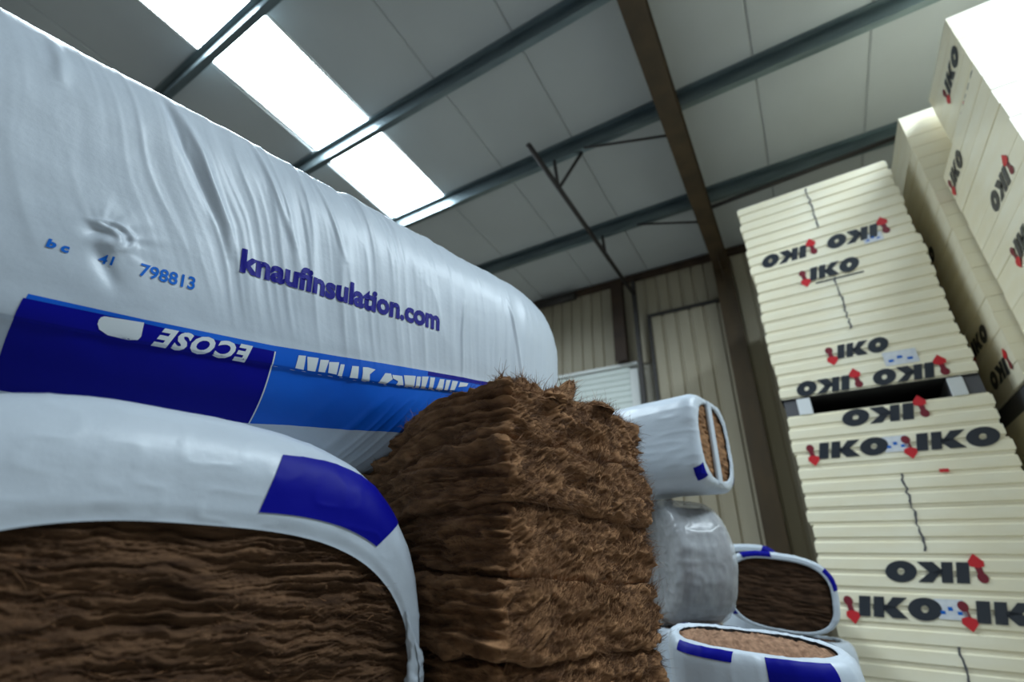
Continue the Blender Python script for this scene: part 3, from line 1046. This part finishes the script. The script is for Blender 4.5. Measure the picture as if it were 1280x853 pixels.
# ---- film packs with open ends
class Film:
    """film sleeve along local x, superellipse section in y,z, with an opening at each end."""

    def __init__(s, L, hw, hh, c=0.06, gc=0.5, rim=(0.8, 0.8), rim_c=(0, 0), n=3.2, n_rim=None, wr=0.004, seed=0.0, curl=0.012, slope=(0.0, 0.0)):
        s.L, s.hw, s.hh, s.c, s.gc, s.n = L, hw, hh, c, gc, n
        s.ow, s.oh = rim
        s.oc = rim_c
        s.nr = n_rim or n
        s.wr, s.seed, s.curl, s.slope = wr, seed, curl, slope      # slope: front end cut at a slant
        a = np.linspace(0, 2 * math.pi, 3000)
        cs, sn = s.sec(a, n)
        l = np.concatenate([[0], np.cumsum(np.hypot(np.diff(cs) * hw, np.diff(sn) * hh))])
        s.tab = (l / l[-1], a)

    @staticmethod
    def sec(a, n):
        return np.sign(np.cos(a)) * np.abs(np.cos(a)) ** (2 / n), np.sign(np.sin(a)) * np.abs(np.sin(a)) ** (2 / n)

    def ang(s, w):
        return np.interp(np.mod(w, 1.0), *s.tab)

    def base(s, P, w):
        """P 0..1 front end (0 = rim), 1..2 body, 2..3 back end."""
        P, w = np.broadcast_arrays(np.asarray(P, float), np.asarray(w, float))
        a = s.ang(w)
        g = np.where(P < 1, 1 - P, np.where(P > 2, P - 2, 0.0))
        sgn = np.where(P <= 1.5, 1.0, -1.0)
        th = np.arccos(np.clip(1 - np.minimum(g / s.gc, 1), -1, 1))
        xe = s.L / 2 - s.c + s.c * np.sin(th) - s.curl * sstep(0.86, 1.0, g)
        xb = (s.L / 2 - s.c) * (3 - 2 * P)
        x = np.where((P >= 1) & (P <= 2), xb, sgn * xe)
        cs, sn = s.sec(a, s.n)
        c2, s2 = s.sec(a, s.nr)
        y = (s.hw * (1 - g)) * cs + g * (s.oc[0] + s.ow * c2)
        z = (s.hh * (1 - g)) * sn + g * (s.oc[1] + s.oh * s2)
        x = x + np.maximum(x / (s.L / 2), 0) ** 3 * (s.slope[0] * y + s.slope[1] * z)
        return np.stack([x, y, z], -1)

    def disp(s, p):
        x, y, z = p[..., 0], p[..., 1], p[..., 2]
        k = s.seed
        d = (fbm(x * 4 + k, y * 4, z * 4, 2) - 0.5) * s.wr * 3
        d = d + ridge(vnoise(x * 9 + k, y * 26 + 3, z * 26)) ** 4 * s.wr * 0.8
        d = d + (vnoise(x * 40 + k, y * 22, z * 22) - 0.5) * s.wr * 0.45
        d = d + (vnoise(x * 70, y * 70 + k, z * 70) - 0.5) * s.wr * 0.25
        return d

    def pt(s, P, w, off=0.0):
        e1, e2 = 2e-3, 1e-3
        P, w = np.broadcast_arrays(np.asarray(P, float), np.asarray(w, float))
        p = s.base(P, w)
        tP = s.base(np.clip(P + e1, 0, 3), w) - s.base(np.clip(P - e1, 0, 3), w)
        tw = s.base(P, w + e2) - s.base(P, w - e2)
        n = np.cross(tP, tw)
        n /= np.linalg.norm(n, axis=-1, keepdims=True) + 1e-12
        return p + n * (s.disp(p) + off)[..., None]

    def find(s, y, z):
        """(P,w) of a point y,z on the front end film."""
        best = None
        for g in np.linspace(0, 1, 201):
            ws = np.linspace(0, 1, 721)
            q = s.base(1 - g, ws)
            d = np.hypot(q[:, 1] - y, q[:, 2] - z)
            i = int(d.argmin())
            if best is None or d[i] < best[0]:
                best = (d[i], 1 - g, ws[i])
        return best[1], best[2]

    def mesh(s, nend=24, nbody=40, nw=160):
        Ps = np.concatenate([np.linspace(0, 1, nend) ** 1.0, np.linspace(1, 2, nbody)[1:-1], np.linspace(2, 3, nend)])
        ws = np.linspace(0, 1, nw + 1)[:-1]
        V = s.pt(Ps[:, None], ws[None, :])
        me = mesh_np('film', V.reshape(-1, 3), grid_faces(len(Ps), nw, True))
        return me

    def patch(s, name, P0, P1, w0, w1, m, parent, off=0.0012, n1=24, n2=24, corners=None):
        a, b = np.linspace(0, 1, n1)[:, None], np.linspace(0, 1, n2)[None, :]
        if corners is None:
            P = P0 + (P1 - P0) * a + 0 * b
            w = w0 + (w1 - w0) * b + 0 * a
        else:
            c = np.array(corners)      # 4 x (P,w): a=0,b=0 / a=1,b=0 / a=1,b=1 / a=0,b=1
            q = c[0] * ((1 - a) * (1 - b))[..., None] + c[1] * (a * (1 - b))[..., None] + c[2] * (a * b)[..., None] + c[3] * ((1 - a) * b)[..., None]
            P, w = q[..., 0], q[..., 1]
        return put(name, mesh_np(name, s.pt(P, w, off).reshape(-1, 3), grid_faces(n1, n2)), m, parent)

    def wool(s, side, m, parent, nres=60, amp=0.006, recess=0.02, seed=0.0, lay=80.0, bulge=0.0):
        t = np.linspace(-1, 1, nres)
        A, B = np.meshgrid(t, t, indexing='ij')
        k = 2.0 / s.nr
        # square to superellipse
        r = np.maximum(np.abs(A), np.abs(B))
        an = np.arctan2(B, A)
        cs, sn = s.sec(an, s.nr)
        Y = s.oc[0] + (s.ow + 0.012) * r * cs
        Z = s.oc[1] + (s.oh + 0.012) * r * sn
        w = Z + 0.02 * fbm(Y * 6 + seed, Z * 8, seed, 2)
        d = (ridge(vnoise(Y * 9 + seed, w * lay, seed)) ** 1.5 - 0.6) * amp + (ridge(vnoise(Y * 26 + seed, w * lay * 2.1, 3 + seed)) - 0.5) * amp * 0.6
        d = d + (fbm(Y * 60, Z * 120, seed, 2) - 0.5) * amp * 0.7 + bulge * (1 - r ** 2)
        X = side * (s.L / 2 - recess + np.clip(d, -2 * amp, recess * 0.8 if not bulge else 1))
        if side > 0:
            X = X + s.slope[0] * Y + s.slope[1] * Z
        Fq = grid_faces(nres, nres)
        if side < 0:
            Fq = Fq[:, ::-1]
        return put('wool', mesh_np('wool', np.stack([X, Y, Z], -1).reshape(-1, 3), Fq), m, parent)


# ---- loose fibres: thin curved ribbons
def strands(name, roots, dirs, lens, width, m, parent, curl=0.35, tone=None):
    n = len(roots)
    k = 4
    dirs = dirs / (np.linalg.norm(dirs, axis=1, keepdims=True) + 1e-9)
    side = np.cross(dirs, rng.normal(size=(n, 3)))
    side /= np.linalg.norm(side, axis=1, keepdims=True) + 1e-9
    bend = rng.normal(size=(n, 3)) * curl
    V = np.zeros((n, k, 2, 3))
    for i in range(k):
        t = i / (k - 1)
        c = roots + (dirs * t + bend * t * t) * lens[:, None]
        ww = width * (1 - 0.75 * t)
        V[:, i, 0] = c - side * ww[:, None] if np.ndim(ww) else c - side * ww
        V[:, i, 1] = c + side * ww[:, None] if np.ndim(ww) else c + side * ww
    base = np.arange(n)[:, None, None] * (k * 2)
    f = np.array([[2 * i, 2 * i + 1, 2 * i + 3, 2 * i + 2] for i in range(k - 1)])[None]
    Fq = (base + f).reshape(-1, 4)
    me = mesh_np(name, V.reshape(-1, 3), Fq)
    at = me.attributes.new('tone', 'FLOAT', 'POINT')
    tone = rng.random(n) if tone is None else tone
    at.data.foreach_set('value', np.repeat(tone, k * 2).astype(np.float32))
    o = put(name, me, m, parent)
    o['kind'] = 'stuff'
    return o


# lower left: pack whose open end faces the aisle
Z_A1 = 1.0
front = thing('open_ended_insulation_pack', 'near white film pack with blue square, open end showing dark brown wool', 'insulation pack', uv_loc(0.12, 1.135, Z_A1 - 0.405), -BETA)
fa = Film(0.75, 0.402, 0.405, c=0.10, gc=0.62, rim=(0.344, 0.285), rim_c=(0.04, -0.04), n=3.0, n_rim=2.8, wr=0.0016, seed=3.3, curl=0.004)
org = (0, 0, 0.405)
fr_film = put('film', fa.mesh(70, 30, 420), M_film, front, org)
# blue square printed over the shoulder of the film, corners found on the end face
cy, cz = 0.12, Z_A1
cn = [fa.find(u * 0.8 - cy, H + z * 0.8 - cz) for u, z in ((0.29, 0.192), (0.268, 0.083), (0.506, 0.042), (0.592, 0.112))]
o = fa.patch('blue_print', 0, 0, 0, 0, M_navy, front, 0.0015, 40, 50, corners=cn)
o.location = org
t = np.linspace(-1, 1, 2)


def big_wool():
    ny, nz = 520, 400
    A, B = np.meshgrid(np.linspace(-1, 1, ny), np.linspace(-1, 1, nz), indexing='ij')
    r = np.maximum(np.abs(A), np.abs(B))
    cs, sn = Film.sec(np.arctan2(B, A), fa.nr)
    Y = fa.oc[0] + (fa.ow + 0.008) * r * cs
    Z = fa.oc[1] + (fa.oh + 0.008) * r * sn
    w = Z + 0.030 * (fbm(Y * 4.5, Z * 7, 1.1, 2) - 0.5) + 0.012 * (vnoise(Y * 17, Z * 22, 4) - 0.5) + 0.008 * vnoise(Y * 45, Z * 30, 2.2)
    d = (ridge(vnoise(Y * 5, w * 62, 2.0)) - 0.55) * 0.012
    d += (ridge(vnoise(Y * 11 + 5, w * 150, 5.0)) - 0.5) * 0.007
    d += (ridge(vnoise(Y * 28 + 2, w * 320, 7.0)) - 0.5) * 0.004
    d += (fbm(Y * 9, Z * 26, 3.0, 2) - 0.5) * 0.022
    tu = sstep(0.62, 0.80, vnoise(Y * 20, Z * 52, 9.0)) * sstep(0.45, 0.7, vnoise(Y * 3 + 1, Z * 11, 2.7))
    d += tu * 0.018 * (0.6 + vnoise(Y * 90, Z * 140, 1.0))
    d += (vnoise(Y * 160, Z * 420, 8.0) - 0.5) * 0.003
    edge = sstep(1.0, 0.93, r)
    X = fa.L / 2 - 0.020 + np.minimum(d, 0.016) * (0.3 + 0.7 * edge)
    return np.stack([X, Y, Z], -1), ny, nz


PW, ny, nz = big_wool()
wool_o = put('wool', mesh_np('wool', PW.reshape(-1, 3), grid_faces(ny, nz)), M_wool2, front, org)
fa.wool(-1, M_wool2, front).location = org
flat = PW.reshape(-1, 3)
# coarse-to-fine layered fibres lying along the wool layers
idx = rng.integers(0, len(flat), 16000)
idx = idx[(np.abs(flat[idx, 1]) < fa.ow * 0.97) & (np.abs(flat[idx, 2] - fa.oc[1]) < fa.oh * 0.95)]
n = len(idx)
dr = np.stack([rng.random(n) * 0.35, rng.choice([-1, 1], n) * (0.6 + rng.random(n)), rng.normal(size=n) * 0.22], -1)
f_o = strands('loose_fibres', flat[idx] - [0.001, 0, 0], dr, 0.006 + 0.018 * rng.random(n) ** 2, 0.00035 + 0.0004 * rng.random(n)[..., ], M_fibre, front, 0.25, rng.random(n) ** 2.2 * 0.62)
f_o.location = org


# crumpled film hem hanging at the lower right of the opening
def hem():
    nA, nB = 120, 26
    ws = np.linspace(fa.find(0.355, 0.195)[1], fa.find(0.355, 0.195)[1] - 0.14, nA)
    tt = np.linspace(0, 1, nB)
    P = fa.pt(np.full(nA, 0.02)[:, None], ws[:, None])[:, 0]
    s_ = np.linspace(0, 1, nA)[:, None]
    th = tt[None] * 2 * math.pi
    rad = (0.003 + 0.013 * sstep(0.0, 0.35, s_)) * (0.65 + 0.7 * vnoise(s_ * 9, tt[None] * 3, 1.0)) * (0.7 + 0.6 * vnoise(s_ * 28, np.cos(th) * 2, np.sin(th) * 2))
    V = np.zeros((nA, nB, 3))
    V[..., 0] = P[:, None, 0] + 0.004 + rad * np.cos(th) * 0.8
    V[..., 1] = P[:, None, 1] + 0.006 + rad * np.sin(th) * 1.0 + 0.006 * (vnoise(s_ * 7, 3.0) - 0.5)
    V[..., 2] = P[:, None, 2] + 0.004 * vnoise(s_ * 14, th, 1.0)
    return mesh_np('crumpled_hem', V.reshape(-1, 3), grid_faces(nA, nB))


put('crumpled_hem', hem(), M_film, front, org)

# the pack that carries it, mostly under the frame
fs = Film(0.75, 0.40, 0.288, c=0.08, gc=0.6, rim=(0.36, 0.24), n=3.0, wr=0.003, seed=8.1)
sp = thing('open_ended_insulation_pack', 'white film pack on the floor carrying the near open-ended pack', 'insulation pack', uv_loc(0.12, 1.135, 0.0), -BETA)
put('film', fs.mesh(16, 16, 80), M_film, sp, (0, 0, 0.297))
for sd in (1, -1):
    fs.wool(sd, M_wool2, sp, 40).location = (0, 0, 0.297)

# ------------------------------------------------------------------ stack of bare brown wool slabs
SU0, SU1, SV0, SV1 = 0.565, 1.000, 0.622, 1.230
ST = 0.1185
ZTOP = H + 0.352


def slab_mesh(seed, du, dv, z0, z1, step, fine_top, sag, rough=1.0, u0=SU0, v0=SV0):
    lo = np.array([u0 + du, v0 + dv, z0])
    hi = np.array([SU1 + du * 0.5, SV1 + dv, z1])
    rad = 0.016
    Vs, Fs, off = [], [], 0
    isz = hi - lo
    cnt = lambda L: max(4, int(L / step) + 1)
    nU, nV, nZ = cnt(isz[0]), cnt(isz[1]), cnt(isz[2])
    tU, tV, tZ = np.linspace(0, 1, nU), np.linspace(0, 1, nV), np.linspace(0, 1, nZ)
    cU, cV = (tU, tV) if fine_top else (tU[::4], tV[::4])
    cZ = tZ[::3]
    specs = [(1, 0, tU, tZ), (0, 0, tV, tZ), (2, 1, cU, cV), (2, 0, tU[::4], tV[::4]), (1, 1, tU[::4], cZ), (0, 1, tV[::2], tZ)]
    for ax, s, t1, t2 in specs:
        A, B = np.meshgrid(t1, t2, indexing='ij')
        P = np.zeros(A.shape + (3,))
        o = [i for i in range(3) if i != ax]
        P[..., ax] = hi[ax] if s else lo[ax]
        P[..., o[0]] = lo[o[0]] + A * isz[o[0]]
        P[..., o[1]] = lo[o[1]] + B * isz[o[1]]
        core = np.clip(P, lo + rad, hi - rad)
        nrm = P - core
        nrm /= np.linalg.norm(nrm, axis=-1, keepdims=True) + 1e-9
        Q = core + nrm * rad
        u, v, z = Q[..., 0], Q[..., 1], Q[..., 2]
        left = np.abs(nrm[..., 0]) ** 2      # faces across the slab: clean layered edge
        right = np.abs(nrm[..., 1]) ** 2     # long face: ragged tufts
        sd = seed * 5.7
        wz = z + 0.022 * (fbm(v * 7 + sd, z * 9, u * 7, 2) - 0.5) + 0.010 * vnoise(v * 24 + sd, z * 30, u * 8)
        lay = (ridge(vnoise(v * 5 + sd, wz * 48, u * 5)) - 0.55) * 0.040 + (ridge(vnoise(v * 8 + sd, wz * 95, u * 5)) - 0.5) * 0.022 + (ridge(vnoise(v * 18, wz * 190 + sd, u * 14)) - 0.5) * 0.009 + (vnoise(v * 60, wz * 420, u * 50 + sd) - 0.5) * 0.004
        q1 = u * 0.8 + z * 0.6
        q2 = -u * 0.6 + z * 0.8
        tuft = (fbm(u * 24 + sd, v * 24, z * 38, 2) - 0.5) * 0.032 + (ridge(fbm(q1 * 45, q2 * 110 + sd, v * 60, 2)) - 0.6) * 0.012 + (vnoise(q1 * 90, q2 * 330 + sd, v * 90) - 0.5) * 0.003
        slow = (fbm(u * 6 + sd, v * 6, z * 8, 2) - 0.5) * 0.030
        d = (slow * 0.7 + lay * left + tuft * np.maximum(right, 0.45 * (1 - left))) * rough
        Q = Q + nrm * d[..., None]
        Q[..., 2] -= sag * sstep(0.85, 1.35, Q[..., 1])
        Q[..., 2] += 0.040 * (fbm(Q[..., 0] * 6, Q[..., 1] * 6, Q[..., 2] * 3, 2) - 0.5) * (1 if rough == 1.0 else 0)
        Vs.append(Q.reshape(-1, 3))
        Fq = grid_faces(len(t1), len(t2), off=off)
        flip = (ax == 1) == bool(s) 
        if ax == 1:
            flip = bool(s)
        elif ax == 0:
            flip = not bool(s)
        else:
            flip = not bool(s)
        Fs.append(Fq[:, ::-1] if flip else Fq)
        off += len(Vs[-1])
    return mesh_np('slab_body', np.concatenate(Vs), np.concatenate(Fs)), Vs


slab_words = ['topmost brown wool slab of the bare stack, torn tufts standing on its top edge',
              'second brown wool slab from the top of the bare stack',
              'third brown wool slab from the top of the bare stack',
              'fourth brown wool slab from the top, at the lower edge of the photo',
              'fifth brown wool slab down, cut by the bottom of the photo']
offs = [(0.010, 0.012), (-0.006, -0.004), (0.010, 0.010), (-0.002, -0.006), (0.006, 0.003)]
g_sl = 'bare brown wool slabs in one stack'
for k in range(5):
    z1 = ZTOP - ST * k
    z0 = z1 - ST
    sl = thing('wool_slab', slab_words[k], 'insulation slab', uv_loc(0, 0, 0), ROT_U, g_sl)
    me, Vs = slab_mesh(k + 1.0, offs[k][0], offs[k][1], z0 + 0.001, z1 - 0.001, 0.0021, k == 0, 0.058 - 0.008 * k)
    put('slab_body', me, M_wool, sl)
    fr, lf = Vs[0], Vs[1]
    # combed, ragged fibres on the long face: direction drifts slowly over the surface
    n = 11000
    i = rng.integers(0, len(fr), n)
    p = fr[i]
    an = math.radians(38) + (fbm(p[:, 0] * 11, p[:, 2] * 13, k * 3.0, 2) - 0.5) * 3.4 + rng.normal(size=n) * 0.35
    dr = np.stack([np.cos(an), -0.12 - rng.random(n) * 0.28, np.sin(an)], -1)
    clump = fbm(p[:, 0] * 34, p[:, 2] * 40, k * 5.0, 2)
    strands('loose_fibres', p + [0, 0.0015, 0], dr, 0.006 + 0.024 * rng.random(n) ** 2, 0.00022 + 0.00035 * rng.random(n), M_fibre, sl, 0.32, np.clip((clump - 0.2) * 1.0 + rng.normal(size=n) * 0.16, 0, 1))
    n = 7000
    i = rng.integers(0, len(lf), n)
    p = lf[i]
    an = (fbm(p[:, 1] * 8, p[:, 2] * 20, k * 2.0, 2) - 0.5) * 1.6 + rng.normal(size=n) * 0.2
    sg = rng.choice([-1, 1], n)
    dr = np.stack([-0.10 - rng.random(n) * 0.25, sg * np.cos(an), sg * np.sin(an)], -1)
    clump = fbm(p[:, 1] * 20, p[:, 2] * 70, k * 4.0, 2)
    strands('edge_fibres', p + [0.0015, 0, 0], dr, 0.006 + 0.026 * rng.random(n) ** 2, 0.00022 + 0.0003 * rng.random(n), M_fibre, sl, 0.22, np.clip((clump - 0.25) * 1.0 + rng.normal(size=n) * 0.14, 0, 1))
    if k == 0:
        tp = Vs[2]
        rimsel = tp[(tp[:, 0] < SU0 + 0.05) | (tp[:, 1] < SV0 + 0.05)]
        n = 2600
        i = rng.integers(0, len(rimsel), n)
        dr = np.stack([rng.normal(size=n), rng.normal(size=n) - 0.3, 0.15 + 0.5 * rng.random(n)], -1)
        strands('top_fibres', rimsel[i], dr, 0.004 + 0.014 * rng.random(n) ** 2, 0.0003 + 0.0004 * rng.random(n), M_fibre, sl, 0.5)

        def tuft(u, v, h, r, seed, lean):
            z = tp[np.argmin(np.hypot(tp[:, 0] - u, tp[:, 1] - v)), 2] - 0.006
            na, nb = 40, 26
            A = np.linspace(0, 2 * math.pi, na + 1)[:-1][None, :]
            B = np.linspace(0, 1, nb)[:, None]
            rr = r * (1 - B ** 1.6) ** 0.6 * (0.55 + 0.9 * fbm(np.cos(A) * 2.2 + seed, np.sin(A) * 2.2 + B * 3, seed, 3))
            V = np.stack(np.broadcast_arrays(u + rr * np.cos(A) + lean[0] * B * h, v + rr * np.sin(A) * 0.8 + lean[1] * B * h, z + h * B * (0.75 + 0.5 * vnoise(np.cos(A) * 3 + seed, np.sin(A) * 3))), -1)
            t_ = put('torn_tuft', mesh_np('torn_tuft', V.reshape(-1, 3), grid_faces(nb, na, True)[:, ::-1]), M_wool, sl)
            n = 260
            pts = V.reshape(-1, 3)
            i = rng.integers(0, len(pts), n)
            dr = np.stack([rng.normal(size=n) * 0.6 + lean[0], rng.normal(size=n) * 0.6 + lean[1], 0.3 + rng.random(n)], -1)
            strands('tuft_fibres', pts[i], dr, 0.006 + 0.02 * rng.random(n) ** 2, 0.0004 + 0.0005 * rng.random(n), M_fibre, t_, 0.4)
        tuft(0.600, 0.690, 0.034, 0.022, 1.0, (0.0, 0.1))
        tuft(0.628, 0.668, 0.032, 0.026, 2.0, (0.1, -0.1))
        tuft(0.655, 0.655, 0.028, 0.026, 7.0, (0.0, 0.1))
        tuft(0.700, 0.652, 0.034, 0.036, 3.0, (0.3, -0.2))
        tuft(0.722, 0.645, 0.050, 0.026, 4.0, (0.6, -0.1))
        tuft(0.735, 0.642, 0.062, 0.014, 5.0, (0.75, 0.1))
        tuft(0.86, 0.650, 0.022, 0.040, 6.0, (0.2, 0.0))
zfl = ZTOP - 5 * ST
nlow = 8
tl = zfl / nlow
lowme, _ = slab_mesh(9.0, 0.004, 0.0, 0.001, tl - 0.001, 0.012, False, 0.0, 0.6)
lowme.materials.append(M_wool)
for k in range(nlow):
    sl = thing('wool_slab', 'brown wool slab low in the bare stack, under the photo edge', 'insulation slab', uv_loc(0, 0, tl * k), ROT_U, 'lowest slabs of the bare stack')
    put('slab_body', lowme, None, sl)


# ------------------------------------------------------------------ far packs between the wool stack and the boards
def heading(deg):
    """world angle about Z for a local +x pointing at this bearing right of the camera's heading."""
    return math.pi / 2 - math.radians(deg - 32.14)


def open_pack(label, loc, rot, F_, wm, group='white packs beyond the wool stack', upright=False, tilt=0.0, parts=(), nres=70, bulge=0.0):
    o = thing('open_ended_insulation_pack', label, 'insulation pack', loc, 0.0, group)
    if upright:
        base = Matrix.Rotation(rot, 4, 'Z') @ Matrix.Rotation(-math.pi / 2, 4, 'Y')
        zoff = F_.L / 2
    else:
        base = Matrix.Rotation(rot, 4, 'Z') @ Matrix.Rotation(tilt, 4, 'X')
        zoff = F_.hh + 0.004
    mt = Matrix.Translation((0, 0, zoff)) @ base
    kids = [put('film', F_.mesh(26, 36, 200), M_film, o), F_.wool(1, wm, o, nres, 0.008, 0.016, F_.seed, 60, bulge), F_.wool(-1, wm, o, 40, 0.006, 0.016, F_.seed + 2)]
    for nm, P0, P1, w0, w1, m in parts:
        kids.append(F_.patch(nm, P0, P1, w0, w1, m, o, 0.0016))
    for q in kids:
        q.matrix_local = mt
    return o, mt


# D: pack lying high on the roll
fd = Film(0.92, 0.20, 0.225, c=0.05, gc=0.7, rim=(0.150, 0.180), n=4.2, n_rim=2.8, wr=0.003, seed=12.0, curl=0.006)
hd = heading(136)
ex, ey = -0.344, 2.40
axd = (math.cos(hd), math.sin(hd))
dpk, mtd = open_pack('small white film pack lying highest, two oval wool openings at its right end', (ex - axd[0] * 0.45, ey - axd[1] * 0.45, 1.575), hd, fd, M_wool, parts=(
    ('blue_corner_print', 0.50, 0.98, 0.055, 0.095, M_navy), ('blue_corner_print', 0.50, 0.98, 0.855, 0.895, M_navy), ('blue_corner_print', 0.50, 0.98, 0.60, 0.64, M_navy),
    ('pale_print', 1.11, 1.16, 1.00, 1.05, M_pale), ('pale_print', 1.10, 1.15, 0.945, 0.97, M_pale), ('pale_print', 1.09, 1.12, 0.89, 0.93, M_pale), ('blue_edge_print', 1.9, 2.0, 0.10, 0.22, M_navy)))
# film strap across the opening
st_ = box_mesh('film_strap', (0.446, -0.030, -0.20), (0.464, 0.014, 0.20), 0.006, 2)
so = put('film_strap', st_, M_film, dpk)
so.matrix_local = mtd

# E: roll of wool in clear film under D
he = heading(84)
axe = (math.cos(he), math.sin(he))
RE, LE = 0.258, 0.22
ecx, ecy, ez = -0.665, 2.46, 1.030
er = thing('wrapped_wool_roll', 'grey-brown wool roll in clear plastic film under the highest white pack', 'insulation roll', (ecx, ecy, ez), he, 'white packs beyond the wool stack')
n = 900
t = np.linspace(0, 1, n)
tur = 7
rad = 0.012 + (RE - 0.02) * t
th = t * tur * 2 * math.pi
P = []
for x, ro in ((0.0, 0), (0.0, 0.030), (LE, 0.030), (LE, 0)):
    bump = 0.006 * (vnoise(th * 3, x) - 0.5) + (0.012 * vnoise(th * 2, 1.0) if ro == 0 else 0)
    xx = np.full(n, x) + (-1 if x == 0 else 1) * 0.004 * vnoise(th * 4, ro * 100)
    P.append(np.stack([xx, (rad + ro - 0.015 + bump) * np.cos(th), RE + 0.003 + (rad + ro - 0.015 + bump) * np.sin(th)], -1))
V = np.stack(P, 1).reshape(-1, 3)
put('rolled_wool', mesh_np('rolled_wool', V, grid_faces(n, 4, True)), M_wool5, er)
fe = Film(LE + 0.05, RE + 0.012, RE + 0.004, c=0.045, gc=0.22, rim=(0.004, 0.004), n=2.1, wr=0.006, seed=21.0, curl=0.012)
fo = put('clear_film', fe.mesh(30, 40, 180), M_clear, er, (LE / 2, 0, RE + 0.004))
# carriers below (seen only in slivers between the packs)
fz = Film(ez - 0.012, 0.20, 0.22, c=0.07, gc=0.6, rim=(0.15, 0.17), n=3.0, wr=0.006, seed=31.0)
open_pack('crumpled white film pack standing upright under the clear-film roll', (ecx + axe[0] * 0.14, ecy + axe[1] * 0.14, 0), heading(84), fz, M_wool3, upright=True)

# F: pack with dark open end facing the camera
ff = Film(0.55, 0.265, 0.185, c=0.05, gc=0.5, rim=(0.232, 0.160), rim_c=(0, -0.012), n=3.0, n_rim=2.9, wr=0.003, seed=41.0, curl=0.005)
hf = heading(200)
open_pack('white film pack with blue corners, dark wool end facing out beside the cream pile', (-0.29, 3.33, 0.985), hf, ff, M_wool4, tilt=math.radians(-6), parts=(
    ('blue_corner_print', 0.25, 0.95, 0.27, 0.37, M_navy), ('blue_corner_print', 0.3, 1.1, 0.03, 0.10, M_navy), ('blue_corner_print', 0.3, 1.05, 0.52, 0.60, M_navy), ('pale_print', 1.1, 1.3, 0.40, 0.46, M_skyp)))
fg = Film(0.955, 0.25, 0.26, c=0.06, gc=0.5, rim=(0.2, 0.2), n=3.0, wr=0.004, seed=44.0)
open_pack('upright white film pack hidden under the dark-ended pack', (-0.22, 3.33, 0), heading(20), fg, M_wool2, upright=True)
# F2 behind
f2 = Film(0.5, 0.21, 0.19, c=0.05, gc=0.5, rim=(0.15, 0.12), rim_c=(0, 0.02), n=3.0, wr=0.003, seed=51.0, curl=0.005)
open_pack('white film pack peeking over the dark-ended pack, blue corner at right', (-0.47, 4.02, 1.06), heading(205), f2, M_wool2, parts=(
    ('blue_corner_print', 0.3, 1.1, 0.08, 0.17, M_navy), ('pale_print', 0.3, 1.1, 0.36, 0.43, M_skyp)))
f3 = Film(1.05, 0.22, 0.22, c=0.06, gc=0.5, rim=(0.17, 0.17), n=3.0, wr=0.004, seed=54.0)
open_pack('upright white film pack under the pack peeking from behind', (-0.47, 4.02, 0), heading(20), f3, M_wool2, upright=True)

# G: upright pack in front, oval wool opening on top
fgp = Film(1.035, 0.195, 0.272, c=0.05, gc=0.55, rim=(0.155, 0.232), n=3.0, n_rim=2.4, wr=0.0035, seed=61.0, curl=0.004, slope=(0.13, 0.06))
hg = heading(108)
open_pack('upright white film pack with blue bands and pinkish wool oval on top', (-0.255, 1.975, 0), hg, fgp, M_wool3, upright=True, nres=90, bulge=0.02, parts=(
    ('blue_band_print', 0.62, 0.95, 0.33, 0.44, M_navy), ('blue_band_print', 0.66, 1.06, 0.50, 0.62, M_navy), ('blue_band_print', 0.5, 0.8, 0.02, 0.16, M_navy), ('blue_band_print', 0.6, 0.9, 0.80, 0.92, M_navy)))
